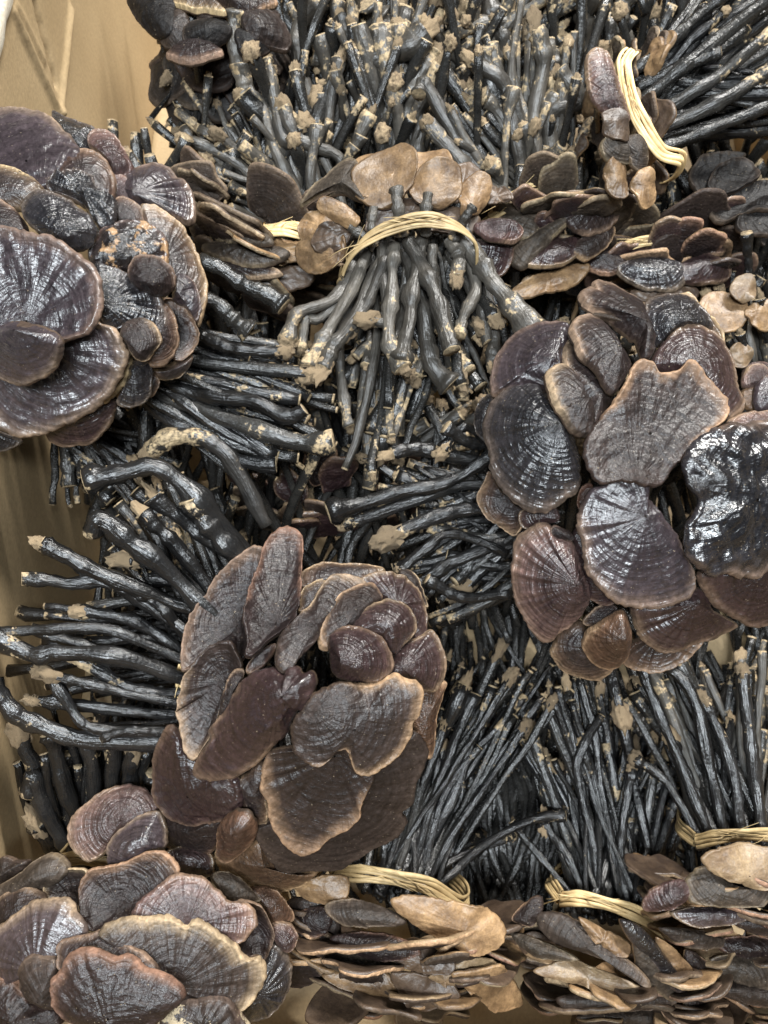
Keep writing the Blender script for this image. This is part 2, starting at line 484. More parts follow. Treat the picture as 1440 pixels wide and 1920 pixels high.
def generic_caps():
    """eight cap shapes about 1 unit across, growing from the origin along +x, shared by the many small caps"""
    for v in range(10):
        rnd = random.Random(100 + v)
        n = 12; P = []
        asp = rnd.uniform(.6, 1.2)
        for i in range(n):
            a = 2 * math.pi * i / n
            r = 1 + rnd.uniform(-.24, .2)
            P.append((.62 + .62 * r * math.cos(a), .62 * asp * r * math.sin(a)))
        if v % 3 == 0: P[n // 2] = (.12, P[n // 2][1])
        O = [Vector((p[0] * .04, p[1] * .04, 0)) for p in closed_curve(P, 44)]
        a = Acc()
        cap_surface(a, O, Vector((.010, 0, 0)), Vector((0, 0, 1)), .003, .0036, .0005, .0004, .0022, .0013, 300 + v)
        GEN[v] = a
    return GEN


generic_caps()
GMESH = {}


def gcap(b, pos, xdir, zdir, size, mat, under):
    v = random.randrange(10)
    key = (v, mat, under)
    if key not in GMESH:
        o = GEN[v].build('cap', [ALLC[mat], UND[under]])
        GMESH[key] = o.data
        COL.objects.unlink(o); bpy.data.objects.remove(o)
    o = bpy.data.objects.new('cap', GMESH[key]); COL.objects.link(o)
    z = zdir.normalized(); x = (xdir - z * xdir.dot(z)).normalized(); y = z.cross(x)
    s = size / .05
    m = Matrix((x, y, z)).transposed().to_4x4() @ Matrix.Diagonal((s, s, max(.7, s), 1))
    m.translation = pos - b.loc
    o.parent = b.o; o.matrix_basis = m
    return o


def side_caps(b, px, py, d, axis, rad, length, n, mats, unders, size=(.035, .055), open_=.55):
    """caps of a bundle seen from the side, layered like scales along its axis (camera-space direction the caps face)"""
    A = cv(*axis).normalized()
    X = A.orthogonal().normalized(); Y = A.cross(X)
    C = U(px, py, d)
    view = (CAM - C).normalized()
    for i in range(n):
        t = (i + random.random()) / n
        for _ in range(8):
            ph = random.uniform(0, 6.283)
            rd = X * math.cos(ph) + Y * math.sin(ph)
            if rd.dot(view) > -.25: break
        prof = math.sqrt(max(.05, 1 - (1.15 * t - .15) ** 2))
        sz = random.uniform(*size)
        r = max(0.0, rad * prof - sz * .75)
        pos = C + A * (length * t) + rd * r
        Z = (A + rd * random.uniform(.1, open_) * (-1 if random.random() < .25 else 1)
             + Vector((random.uniform(-.22, .22), random.uniform(-.22, .22), random.uniform(-.22, .22))))
        gcap(b, pos, rd + Vector((random.uniform(-.4, .4), random.uniform(-.4, .4), random.uniform(-.4, .4))), Z, sz, random.choice(mats), random.choice(unders))


def rosette(b, px, py, d, face, rad, n, mats, unders, size=(.04, .06)):
    """caps of a bundle seen from the top, overlapping from the outside in"""
    A = cv(*face).normalized(); X = A.orthogonal().normalized(); Y = A.cross(X)
    C = U(px, py, d)
    for i in range(n):
        t = (i + .5) / n
        ph = i * 2.39996 + random.uniform(-.3, .3)
        rr = rad * math.sqrt(t)
        rd = X * math.cos(ph) + Y * math.sin(ph)
        sz = random.uniform(*size)
        pos = C + rd * max(0, rr - sz * .5) - A * (rr * rr / rad * .45) + A * random.uniform(-.003, .003)
        gcap(b, pos, rd, A + rd * (.25 + .7 * rr / rad), sz, random.choice(mats), random.choice(unders))


LUMPS = []


def lump_mesh(seed):
    rnd = random.Random(seed)
    import bmesh
    bm = bmesh.new(); bmesh.ops.create_icosphere(bm, subdivisions=3, radius=1)
    ax = Vector((rnd.uniform(.7, 1.2), rnd.uniform(.7, 1.2), rnd.uniform(.8, 1.4)))
    for v in bm.verts:
        q = v.co.copy()
        k = 1 + .25 * noise.noise(q * 1.3 + Vector((seed, 0, 0))) + .40 * noise.noise(q * 2.6 + Vector((0, seed, 0))) + .34 * noise.noise(q * 5.5 + Vector((0, 0, seed))) + .2 * noise.noise(q * 11 + Vector((seed, 0, seed)))
        v.co = Vector((q.x * ax.x, q.y * ax.y, q.z * ax.z)) * k
    for f in bm.faces: f.smooth = rnd.random() < .8
    me = bpy.data.meshes.new('root_end'); bm.to_mesh(me); bm.free()
    me.materials.append(ROOT)
    return me


for i in range(7): LUMPS.append(lump_mesh(i * 3.7 + 1))


def tube(acc, C, rads, sides, seed, knob=.19):
    """a gnarled stem along the points C"""
    n = len(C); rnd = random.Random(seed)
    t0 = (C[1] - C[0]).normalized(); x = t0.orthogonal().normalized()
    rows = []; fans = []; rr = []
    bulb = rnd.choice((0, 0, 0, .25, .45, .6)) if n > 12 else 0
    ph = rnd.uniform(0, 6.28); el = rnd.uniform(.82, 1.0); kp = [rnd.uniform(.1, 1) for _ in range(3)]
    for i in range(n):
        t = (C[min(i + 1, n - 1)] - C[max(i - 1, 0)]).normalized()
        x = (x - t * x.dot(t)).normalized(); y = t.cross(x)
        s = i / (n - 1)
        k = 1 + knob * (1.5 * noise.noise(Vector((s * 6, seed * 1.7, 0))) + 1.3 * noise.noise(Vector((s * 16, 0, seed))))
        k += bulb * math.exp(-((s - .94) / .09) ** 2)
        for kk in kp: k += .22 * math.exp(-((s - kk) / .035) ** 2)
        row = []
        for j in range(sides):
            a = 2 * math.pi * j / sides
            q = rads[i] * k * (1 + .24 * noise.noise(Vector((math.cos(a) * 1.2, math.sin(a) * 1.2 + seed, s * 7))))
            row.append(C[i] + x * (q * math.cos(a)) + y * (q * el * math.sin(a)))
        rows.append(row)
        fans.append([(math.cos(2 * math.pi * j / sides), math.sin(2 * math.pi * j / sides), s * 1.3 + seed * .37) for j in range(sides)])
        rr.append([s] * sides)
    b = len(acc.v)
    add_grid(acc, rows, fans, rr)
    for e, s in ((0, 0.0), (n - 1, 1.0)):
        c = len(acc.v); acc.v.append(C[e]); acc.fan.append((0, 0, s)); acc.rad.append(s)
        o = b + e * sides
        for j in range(sides):
            acc.f.append((o + (j + 1) % sides, o + j, c) if e == 0 else (o + j, o + (j + 1) % sides, c)); acc.m.append(0)


def put_lump(parent, pos, r, origin, axis=None):
    o = bpy.data.objects.new('root_end', random.choice(LUMPS)); COL.objects.link(o)
    o.parent = parent
    o.location = pos - origin
    if axis is None: o.rotation_euler = [random.uniform(0, 6.28) for _ in range(3)]
    else: o.rotation_euler = (axis.to_track_quat('Z', 'Y') @ Euler((0, 0, random.uniform(0, 6.28))).to_quaternion()).to_euler()
    r = min(r, .0050)
    k = random.uniform(.8, 1.15)
    o.scale = (r * k, r * k * random.uniform(.75, 1.1), r * random.uniform(.9, 2.0))
    return o


def stem3(b, P, r0, r1, mat, lump=.5, wob=.5, seg=20, sides=9, lumpk=1.15):
    SEED[0] += 1; sd = SEED[0]
    C = open_curve(P, seg)
    L = sum((C[i + 1] - C[i]).length for i in range(seg))
    for i in range(1, seg + 1):
        s = i / seg
        C[i] = C[i] + Vector([noise.noise(Vector((s * 2.6, sd * 1.3, q * 7.1))) * .045 * L * wob * min(1, s * 3)
                              + noise.noise(Vector((s * 7, sd * 2.3, q * 3.1))) * .022 * L * wob for q in range(3)])
        C[i].x = max(C[i].x, XL + .006 + r1)
        C[i].z = max(C[i].z, .002 + r1)
    rads = [r0 + (r1 - r0) * (i / seg) for i in range(seg + 1)]
    a = Acc(); tube(a, C, rads, sides, sd)
    o = a.build('stem', [STEM[mat]], b.o, b.loc)
    if random.random() < lump * .6:
        put_lump(o, C[-1] - (C[-1] - C[-2]) * .3, r1 * lumpk * random.uniform(.75, 1.2), b.loc, C[-1] - C[-2])
    return o


def pstem(b, path, r, mat='black', d=None, lump=.6, taper=1.1, lumpk=1.2, wob=.35):
    """a stem traced on the photo; each point x,y or x,y,depth offset in mm; r in px"""
    d = d if d is not None else b.d
    P = []
    toks = path.split()
    for t in toks:
        q = [float(v) for v in t.split(',')]
        P.append(U(q[0], q[1], d + (q[2] / 1000 if len(q) > 2 else 0)))
    r *= d / F_PX
    return stem3(b, P, r / taper ** .5, r * taper ** .5, mat, lump, wob, 26, 12, lumpk)


def fan(b, base, bd, brad, tips, td, n, r, mats, lump=.55, bend=.16, back=None):
    """n stems from round a base point (px) out to tips spread over ellipses (cx, cy, rx, ry); depths in m, r in px"""
    for i in range(int(n * 1.45)):
        a = random.uniform(0, 6.28); q = math.sqrt(random.random())
        ox, oy = q * math.cos(a), q * math.sin(a)
        cx, cy, rx, ry = random.choice(tips)
        k = q * .75
        tx = cx + rx * (ox * k + random.uniform(-.7, .7)); ty = cy + ry * (oy * k + random.uniform(-.9, .7))
        if ty < 450 and tx < 275: tx = 275 + random.uniform(0, 120)
        d0 = bd + (.5 * random.uniform(-1, 1)) * brad[0] / F_PX * bd
        d1 = (td[0] + (td[1] - td[0]) * random.random())
        p0 = (base[0] + brad[0] * ox, base[1] + brad[1] * oy)
        P0 = U(*p0, d0); P3 = U(tx, ty, d1)
        mid = U(p0[0] + (tx - p0[0]) * .45, p0[1] + (ty - p0[1]) * .5, d0 + (d1 - d0) * .6)
        L = (P3 - P0).length
        mid += Vector([random.uniform(-1, 1) * min(bend, .5) * L for _ in range(3)]) * .32
        rr = r * random.choice((.42, .5, .6, .7, .8, 1.0)) * random.uniform(.9, 1.1) * bd / F_PX
        pre = P0 - (mid - P0) * .12
        stem3(b, [pre, P0, mid, P3], rr * .9, rr * random.uniform(.95, 1.4), random.choice(mats), lump, .8, 18, 8)


def tie(b, path, d, width, depth_back=.02, strands=5, mat=None):
    """a twisted raffia band: flattened strands side by side along a traced front, closing round behind the stems"""
    Pf = [U(x, y, d + (z[0] / 1000 if z else 0)) for x, y, *z in [tuple(float(v) for v in t.split(',')) for t in path.split()]]
    ctr = sum(Pf, Vector()) / len(Pf)
    bk = [Pf[-1] + LOOK * depth_back * .6, (Pf[0] + Pf[-1]) / 2 + LOOK * depth_back * 1.5, Pf[0] + LOOK * depth_back * .6]
    P = Pf + bk + [Pf[0]]
    C = open_curve(P, 70)
    a = Acc(); wd = width * d / F_PX
    for s in range(strands):
        rows = []; fans = []; rr = []
        x = None
        for i in range(len(C)):
            t = (C[min(i + 1, len(C) - 1)] - C[max(i - 1, 0)]).normalized()
            out = (C[i] - (ctr + LOOK * depth_back * .5)); out = (out - t * out.dot(t)).normalized()
            side = t.cross(out)
            tw = .55 * math.sin(i * .2 + 1)
            off = (s - (strands - 1) / 2) / strands * wd * (1 + .25 * noise.noise(Vector((i * .15, s * 3.0, b.px))))
            c = C[i] + side * (0.08 * wd * math.sin(i * .16 + s * 1.7)) + (side * math.cos(tw) + out * math.sin(tw)) * off + out * (.0006 + .0005 * noise.noise(Vector((i * .3, s * 9.0, 1))))
            row = []
            k_ = 1 + .45 * noise.noise(Vector((i * .12, s * 5.0, 7))); w1, w2 = wd / strands * .70 * k_, wd / strands * .45 * k_
            for j in range(7):
                an = 2 * math.pi * j / 7
                row.append(c + side * (w1 * math.cos(an)) + out * (w2 * math.sin(an)))
            rows.append(row); fans.append([(0, 0, i / 70.0)] * 7); rr.append([.5] * 7)
        add_grid(a, rows, fans, rr)
    for q in range(9):           # frayed fibres
        i0 = random.randrange(1, 28); p0 = C[i0]; dr = (C[i0 + 1] - C[i0]).normalized() * random.choice((-1, 1))
        out = (p0 - (ctr + LOOK * depth_back)).normalized()
        e = p0 + dr * random.uniform(.010, .022) + out * random.uniform(.001, .006) + UP * random.uniform(-.006, .006)
        tube(a, open_curve([p0, (p0 + e) / 2 + out * random.uniform(0, .003), e], 8), [.00035 * (1.2 - k / 9) for k in range(9)], 4, q + i0)
    o = a.build('tie', [RAFFIA], b.o, b.loc)
    return o


# ------------------------------------------------------------------ ground and cardboard box
def cardboard_mat():
    m, nt, N, L, B = newmat('cardboard')
    tc = N.new('ShaderNodeTexCoord').outputs['Object']
    n1 = N.new('ShaderNodeTexNoise'); n1.inputs['Scale'].default_value = 9; n1.inputs['Detail'].default_value = 6; L.new(tc, n1.inputs['Vector'])
    mp = N.new('ShaderNodeMapping'); mp.inputs['Scale'].default_value = (520, 420, 520); L.new(tc, mp.inputs['Vector'])
    n2 = N.new('ShaderNodeTexNoise'); n2.inputs['Scale'].default_value = 1; n2.inputs['Detail'].default_value = 3; L.new(mp.outputs[0], n2.inputs['Vector'])
    r = ramp(N, [(.3, (.33, .235, .125)), (.7, (.44, .325, .185))]); L.new(n1.outputs[0], r.inputs[0])
    g = ramp(N, [(.25, grey(.8)), (.75, grey(1.15))]); L.new(n2.outputs[0], g.inputs[0])
    L.new(mixc(N, L, .8, r.outputs[0], g.outputs[0], 'MULTIPLY'), B.inputs['Base Color'])
    B.inputs['Roughness'].default_value = .62
    b = N.new('ShaderNodeBump'); b.inputs['Strength'].default_value = .25; b.inputs['Distance'].default_value = .0006; L.new(n2.outputs[0], b.inputs['Height'])
    wv = N.new('ShaderNodeTexWave'); wv.bands_direction = 'Y'; wv.inputs['Scale'].default_value = 42; wv.inputs['Distortion'].default_value = .6; L.new(tc, wv.inputs['Vector'])
    b2 = N.new('ShaderNodeBump'); b2.inputs['Strength'].default_value = .04; b2.inputs['Distance'].default_value = .0008; L.new(wv.outputs['Fac'], b2.inputs['Height']); L.new(b.outputs[0], b2.inputs['Normal'])
    L.new(b2.outputs[0], B.inputs['Normal'])
    return m


CARD = cardboard_mat()
KRAFT = rough_mat('torn_paper', (.85, .80, .68), (.60, .50, .36), 300, .9, .0006)
CONC = rough_mat('concrete', (.30, .29, .27), (.20, .195, .185), 14, .8, .001)

a = Acc()
a.v = [Vector((x, y, -.012)) for x, y in ((-12, -12), (12, -12), (12, 12), (-12, 12))]; a.f = [(0, 1, 2, 3)]
g = a.build('ground', [CONC], smooth=False); g['kind'] = 'structure'

box = thing('cardboard_box', Vector((0, .38, 0)), 'open brown cardboard box with creased side panel holding the mushroom bundles', 'box')
CREASE = []


def panel(name, p0, eu, ev, nu, nv, normal, thick, crease=()):
    """a sheet of board, a little buckled, with folded creases (segments in the sheet's own 0-1 coordinates)"""
    a = Acc()
    for side in (0, 1):
        for i in range(nu + 1):
            for j in range(nv + 1):
                u, v = i / nu, j / nv
                p = p0 + eu * u + ev * v
                z = .0007 * noise.noise(p * 9) + .0002 * noise.noise(p * 32)
                for (x0, y0, x1, y1, h) in crease:
                    A = Vector((x0 * eu.length, y0 * ev.length)); Bq = Vector((x1 * eu.length, y1 * ev.length)); q = Vector((u * eu.length, v * ev.length))
                    t = max(0, min(1, (q - A).dot(Bq - A) / (Bq - A).length_squared))
                    dd = (q - (A + (Bq - A) * t)).length
                    dd *= 1 + .5 * noise.noise(p * 140)
                    z += h * math.exp(-(dd / .0030) ** 2)
                a.v.append(p + normal * (z if side == 0 else -thick))
    n1 = (nu + 1) * (nv + 1)
    for i in range(nu):
        for j in range(nv):
            q = (i * (nv + 1) + j, (i + 1) * (nv + 1) + j, (i + 1) * (nv + 1) + j + 1, i * (nv + 1) + j + 1)
            a.f.append(q); a.f.append(tuple(k + n1 for k in reversed(q)))
    ring = [(i, 0) for i in range(nu)] + [(nu, j) for j in range(nv)] + [(i, nv) for i in range(nu, 0, -1)] + [(0, j) for j in range(nv, 0, -1)]
    idx = [i * (nv + 1) + j for i, j in ring]
    for k in range(len(idx)):
        c, d = idx[k], idx[(k + 1) % len(idx)]
        a.f.append((d, c, c + n1, d + n1))
    return a.build(name, [CARD], box, box.location)


def wall_uv(px, py):
    d = (U(px, py, 1) - CAM); t = (XL - CAM.x) / d.x; p = CAM + d * t
    return ((p.y - YN) / (YF - YN), p.z / WH)


cr = []
for x0, y0, x1, y1, h in ((22, 20, 110, 212, .0012), (66, 5, 105, 155, -.0016), (133, 20, 112, 212, .0011), (30, 10, 80, 110, .0007)):
    cr.append((*wall_uv(x0, y0), *wall_uv(x1, y1), h * 2.6))
panel('side_panel', Vector((XL, YN, 0)), Vector((0, YF - YN, 0)), Vector((0, 0, WH)), 480, 150, Vector((1, 0, 0)), .005, cr)
panel('side_panel', Vector((XR, YN, 0)), Vector((0, YF - YN, 0)), Vector((0, 0, WH)), 20, 10, Vector((-1, 0, 0)), .005)
panel('end_panel', Vector((XL + .003, YF, 0)), Vector((XR - XL - .006, 0, 0)), Vector((0, 0, WH)), 20, 10, Vector((0, -1, 0)), .005)
panel('end_panel', Vector((XL + .003, YN, 0)), Vector((XR - XL - .006, 0, 0)), Vector((0, 0, WH)), 20, 10, Vector((0, 1, 0)), .005)
panel('bottom_panel', Vector((XL - .004, YN - .004, .0)), Vector((XR - XL + .008, 0, 0)), Vector((0, YF - YN + .008, 0)), 60, 90, Vector((0, 0, 1)), .005)
# torn pale paper along the top edge of the left side
a = Acc(); n = 160
for i in range(n + 1):
    y = YN + (YF - YN) * i / n
    w_ = .004 + .003 * noise.noise(Vector((y * 40, 0, 0))) + .0015 * noise.noise(Vector((y * 190, 3, 0)))
    h_ = .004 + .003 * noise.noise(Vector((y * 60, 9, 0)))
    for dx, dz in ((.0030, -.006 - h_), (.0045 + w_ * .2, -.001), (.001, .003 + h_ * .4), (-.006, .002), (-.008, -.008)):
        a.v.append(Vector((XL + dx, y, WH + dz)))
for i in range(n):
    for j in range(4):
        a.f.append((i * 5 + j, i * 5 + j + 1, (i + 1) * 5 + j + 1, (i + 1) * 5 + j))
a.build('torn_edge', [KRAFT], box, box.location)

# ------------------------------------------------------------------ bundle of broad glossy caps by the left side of the box
b = Bundle(150, 540, .440, 3.2, 'broad glossy purple caps against the creased left box wall, stems pointing right')
cap(b, 19, 'purple', 'P 48,603', 'P 0,422 42,430 92,442 125,458 161,486 183,511 192,537 193,570 183,606 161,628 119,641 60,648 0,650 -50,610 -55,500 -30,435', bulge=-2, wr=.35, ring=.5, crum=1.0, own=True)
cap(b, 25, 'purple', 'P 52,606', 'P -45,640 -10,616 25,604 75,612 112,628 120,655 106,690 80,712 48,724 5,710 -32,690', bulge=5, wr=.3, ring=.5, crum=.5, tilt=(-.1, -.3))
cap(b, 11, 'purple', 'P 100,655', 'P 192,600 222,614 236,645 243,664 234,698 214,731 178,767 139,792 94,812 50,822 17,814 -10,795 -45,760 -55,690 0,640 100,590 160,590', bulge=1, wr=.25, ring=.9, crum=.9, wave=1, own=True)
cap(b, 6, 'tanrim', 'P 125,660', 'P 205,606 236,620 248,655 250,690 240,715 213,743 170,772 120,790 60,740 60,640 140,600', bulge=3)
cap(b, 1, 'maroon', 'P 145,765', 'P 214,751 219,768 208,798 178,828 133,838 92,826 85,790 120,750 170,735', bulge=5, wr=.6)
cap(b, -3, 'black', 'P 0,800', 'P 0,806 30,818 42,830 20,842 0,845 -30,835 -25,806', bulge=4)
cap(b, 6, 'purple', 'P 60,318', 'P 0,211 50,207 94,219 125,247 150,275 156,290 140,330 95,355 40,362 -20,360 -50,310 -40,240', bulge=2, wr=.4, ring=1.1, crum=.7)
cap(b, -3, 'black', 'P 140,280', 'P 100,216 125,224 144,230 172,240 183,253 170,285 130,290 105,260', bulge=4, crum=.8)
cap(b, 1, 'pink', 'P 218,330', 'P 166,275 170,260 181,251 203,253 222,267 238,292 253,319 238,338 215,340 192,300', bulge=4, wr=.8)
cap(b, 6, 'tanrim', 'P 165,365', 'P 100,331 108,308 133,289 167,285 192,295 211,319 218,344 215,375 194,390 150,380 105,350', bulge=4, wr=.5, ring=.9)
cap(b, 11, 'black', 'P 165,375', 'P 89,350 111,331 139,325 172,331 183,350 203,368 218,378 217,422 189,431 170,405 155,385 125,372 97,363', bulge=3, wr=1.5, crum=2.2)
cap(b, 9, 'tanrim', 'P 12,370', 'P -30,325 0,319 36,322 67,336 83,356 78,378 40,395 -10,395 -35,365', bulge=4, ring=.8)
cap(b, 13, 'pale', 'P -5,432', 'P -30,380 0,375 17,383 33,400 50,422 45,445 -10,450 -35,430', bulge=5)
cap(b, 14, 'black', 'P 135,455', 'P 43,394 53,372 72,361 97,361 128,375 153,392 172,408 182,431 178,447 161,467 125,468 83,446 52,420', bulge=5, wr=.7, crum=.6)
cap(b, 1, 'purple', 'P 252,385', 'P 236,331 267,311 297,308 322,319 333,336 353,350 364,372 368,400 358,425 319,416 278,400 250,400 232,370', bulge=5, wr=1.5, ring=.1)
cap(b, 3, 'pink', 'P 222,378', 'P 215,333 242,339 258,361 264,388 240,392 215,385', bulge=3)
cap(b, 6, 'tanrim', 'P 228,420', 'P 215,380 231,372 250,381 269,394 275,417 255,430 219,425', bulge=4)
cap(b, 3, 'tanrim', 'P 300,500', 'P 260,388 286,386 311,400 342,422 358,450 375,486 386,517 389,556 375,617 362,590 340,540 310,500 275,430', bulge=4, tilt=(.05, 0), wave=2)
cap(b, 10, 'crust', 'P 235,490', 'P 164,472 183,450 194,431 222,419 250,414 278,419 303,436 314,456 317,481 303,505 239,510 178,500', bulge=4, wr=.6, crum=2.4)
cap(b, 14, 'pale', 'P 276,540', 'P 239,503 253,483 278,477 303,486 322,503 331,526 325,543 306,556 275,550 246,530', bulge=5, wr=.3)
cap(b, 11, 'black', 'P 200,575', 'P 178,497 211,500 256,520 286,539 306,562 317,592 311,622 290,630 250,615 195,620 185,560', bulge=4, wr=1.3)
cap(b, 15, 'pale', 'P 262,660', 'P 226,617 240,600 264,594 283,601 297,617 305,639 290,660 278,677 256,676 242,655 230,634', bulge=5, wr=.6)
cap(b, 7, 'black', 'P 256,690', 'P 247,678 278,678 288,701 281,742 264,759 236,765 219,752 236,718', bulge=5, crum=1, wr=.8)
cap(b, 3, 'tanrim', 'P 280,715', 'P 286,695 300,712 296,730 283,745 268,735 268,705', bulge=3)
cap(b, 9, 'tanrim', 'P 285,625', 'P 310,572 328,592 334,617 336,642 326,670 303,689 281,687 270,650 280,610', bulge=5, ring=.5)
cap(b, 6, 'tanrim', 'P 330,622', 'P 305,563 331,561 350,578 364,601 373,626 370,648 353,670 328,679 318,650 322,600', bulge=-3, ring=1.2, crum=.8)
cap(b, 3, 'tanrim', 'P 322,680', 'P 280,692 306,690 333,676 361,668 353,688 328,707 306,710 289,704', bulge=4, tilt=(0, -.5))
cap(b, 8, 'purple', 'P 328,550', 'P 330,518 345,515 360,525 372,548 376,589 368,604 350,580 325,560', bulge=3, crum=.9)
for s in ('372,487,0 415,505,0 452,530,2 500,552,4 533,576,6|14', '388,560,4 415,575,4 440,600,6 468,622,8|14', '380,630,8 420,648,6 470,658,4 532,660,6|11',
          '300,715,20 380,740,15 470,750,10 540,780,8 570,770,6|13', '280,740,22 380,770,18 470,800,12 560,830,10 628,822,8|16', '260,740,25 340,800,22 440,860,22 520,870,20|12'):
    p_, r_ = s.split('|'); pstem(b, p_, float(r_) * 1.05, random.choice(['black', 'dark']), .455)
fan(b, (230, 660), .475, (60, 60), [(560, 770, 90, 90), (520, 850, 90, 50), (480, 720, 60, 60)], (.47, .52), 42, 11, ['black', 'dark'], .5)

fan(b, (150, 800), .520, (60, 30), [(200, 920, 90, 50), (290, 880, 80, 60)], (.515, .54), 26, 10, ['black', 'dark'], .5)

# ------------------------------------------------------------------ bundle at the right edge
b = Bundle(1190, 900, .452, 3.0, 'dark wavy caps at the right edge around one black wrinkled double cap')
cap(b, 16, 'purple', 'R4 820,190', 'R3 640,1000 680,930 740,905 790,900 840,950 855,1010 R4 850,100 890,160 940,220 990,300 1030,390 1080,480 1080,560 1040,625 900,660 800,660 690,625 580,520 540,450 530,380 500,250 510,180 560,90', bulge=3, wr=1.0, ring=.5, wave=2)
cap(b, 11, 'maroon', 'R4 1050,590', 'R4 770,650 900,640 1060,560 1140,590 1170,670 1250,715 1290,740 1200,790 1080,820 940,865 850,840 790,770', bulge=4, wr=1.1)
cap(b, 6, 'tanrim', 'R4 900,800', 'R4 720,910 770,830 880,800 1000,790 1120,800 1060,880 960,940 860,965 770,950', bulge=-2, wave=1)
cap(b, 16, 'orange', 'R4 745,730', 'R4 525,820 560,750 640,700 720,670 765,740 770,820 750,880 690,930 610,937 550,890', bulge=6, wr=.6, tilt=(-.2, -.2))
cap(b, 13, 'pale', 'R4 640,700', 'R4 530,715 570,665 640,630 700,650 650,700 570,745 535,740', bulge=3, tilt=(0, .5))
cap(b, 7, 'tanrim', 'R4 540,800', 'R4 370,840 440,755 520,730 570,800 580,900 680,940 640,990 600,1007 500,980 410,930 380,890', bulge=4, wr=.6, wave=2)
cap(b, 12, 'pink', 'R4 520,500', 'R4 175,500 190,350 230,280 320,233 390,262 475,330 520,440 565,560 560,640 500,710 420,775 350,833 270,760 210,650 187,560', bulge=6, wr=1.2, ring=.15, tilt=(-.1, 0))
cap(b, 10, 'maroon', 'R4 580,450', 'R4 480,320 495,265 540,300 560,450 620,550 690,620 640,635 560,600 510,500', bulge=4)
cap(b, 15, 'black', 'R3 425,740', 'R3 40,720 60,630 140,560 230,530 310,535 375,590 440,690 500,800 520,900 R4 510,60 470,112 380,172 290,187 190,140 110,50 R3 75,950 70,880 50,800', bulge=7, wr=1.2, ring=.3)
cap(b, 6, 'tanrim', 'R4 160,130', 'R4 12,100 45,30 75,-20 120,60 200,150 300,190 245,250 205,305 130,262 60,217 25,160', bulge=-6, wave=2)
cap(b, 8, 'maroon', 'R4 330,190', 'R4 225,180 380,150 420,220 340,250 240,262', bulge=3)
cap(b, 4, 'black', 'R3 70,700', 'R3 0,690 28,610 90,580 120,700 110,830 25,790', bulge=4)
cap(b, 10, 'purple', 'R3 400,450', 'R3 78,550 90,440 140,340 220,260 310,223 400,222 465,235 475,300 450,370 440,450 380,500 350,550 230,560 140,570 92,587', bulge=5, wr=.4, ring=1.5, tilt=(-.1, .1))
cap(b, 20, 'pale', 'R3 480,640', 'R3 350,480 372,440 410,432 437,455 445,490 495,570 560,660 572,725 548,787 490,765 430,690 370,600', bulge=5, tilt=(.9, .25), wave=1)
cap(b, 12, 'pale', 'R3 580,600', 'R3 424,370 445,312 480,305 515,380 560,440 630,490 670,570 620,690 575,730 510,600 445,480', bulge=4, tilt=(.6, .3), wr=.7)
cap(b, 17, 'pale', 'R3 660,410', 'R3 460,262 480,220 530,194 590,218 660,300 700,380 752,450 722,525 668,575 600,490 520,395 480,305', bulge=5, tilt=(.5, .25), crum=.5)
cap(b, 14, 'pale', 'R3 800,300', 'R3 505,92 540,72 572,82 564,42 620,38 700,68 790,118 840,210 872,300 870,390 825,395 790,325 720,262 640,202 560,162 512,125', bulge=5, tilt=(.4, .4), ring=.5)
cap(b, 9, 'black', 'R3 960,290', 'R3 818,175 850,110 930,84 1000,98 1080,140 1135,200 1160,262 1080,270 960,310 890,340 850,290 828,225', bulge=6, ring=1.0, wr=.8)
cap(b, 4, 'tanrim', 'R3 1000,250', 'R3 775,120 840,130 1000,90 1062,105 1115,180 1185,230 1222,322 1150,350 900,300', bulge=3)
cap(b, 12, 'maroon', 'R3 1050,470', 'R3 868,415 900,345 960,278 1060,233 1150,266 1222,328 1262,420 1292,540 1322,645 1240,705 1180,600 1000,500 900,450', bulge=5, wr=.7, ring=.2)
cap(b, 19, 'brown', 'R3 860,770', 'R3 525,860 560,760 640,660 720,540 765,435 810,400 870,412 910,465 1000,452 1060,393 1110,428 1145,480 1200,540 1242,620 1230,692 1150,760 1060,850 980,930 930,1010 850,1030 740,1010 620,1015 560,970 530,905', bulge=-1, wr=.12, ring=.25, crum=.6, wave=2.5)
cap(b, 21, 'wrinkled', 'R4 1330,120', 'R3 1022,940 1042,860 1110,778 1220,718 1330,708 1440,700 1540,720 R4 1640,100 1600,350 1440,482 1330,512 1240,492 1140,492 1070,442 1028,370 1026,262 1070,190 1092,128 1045,60', bulge=4, wr=.8, crum=2.6, ring=.7)
cap(b, 15, 'pink', 'R3 1400,780', 'R3 1235,720 1295,672 1400,655 1540,660 1560,800 1300,790', bulge=3)
cap(b, 14, 'maroon', 'R4 1360,450', 'R4 1095,480 1240,450 1330,440 1440,440 1580,440 1560,650 1440,732 1350,742 1260,702 1180,652 1125,580', bulge=4, wr=.6)
cap(b, 6, 'pink', 'R3 1370,520', 'R3 1308,500 1340,438 1390,426 1435,470 1425,530 1330,545', bulge=4)
cap(b, 9, 'purple', 'R3 1460,570', 'R3 1372,575 1395,500 1450,477 1520,500 1530,640 1400,655', bulge=4)
cap(b, 5, 'orange', 'R3 1370,600', 'R3 1308,560 1390,520 1400,640 1330,650', bulge=3)
cap(b, 9, 'orange', 'R4 530,130', 'R4 500,130 520,60 570,38 585,100 525,182', bulge=3)
cap(b, 14, 'pale', 'R4 430,280', 'R4 370,272 398,248 480,290 482,322 400,312', bulge=3)
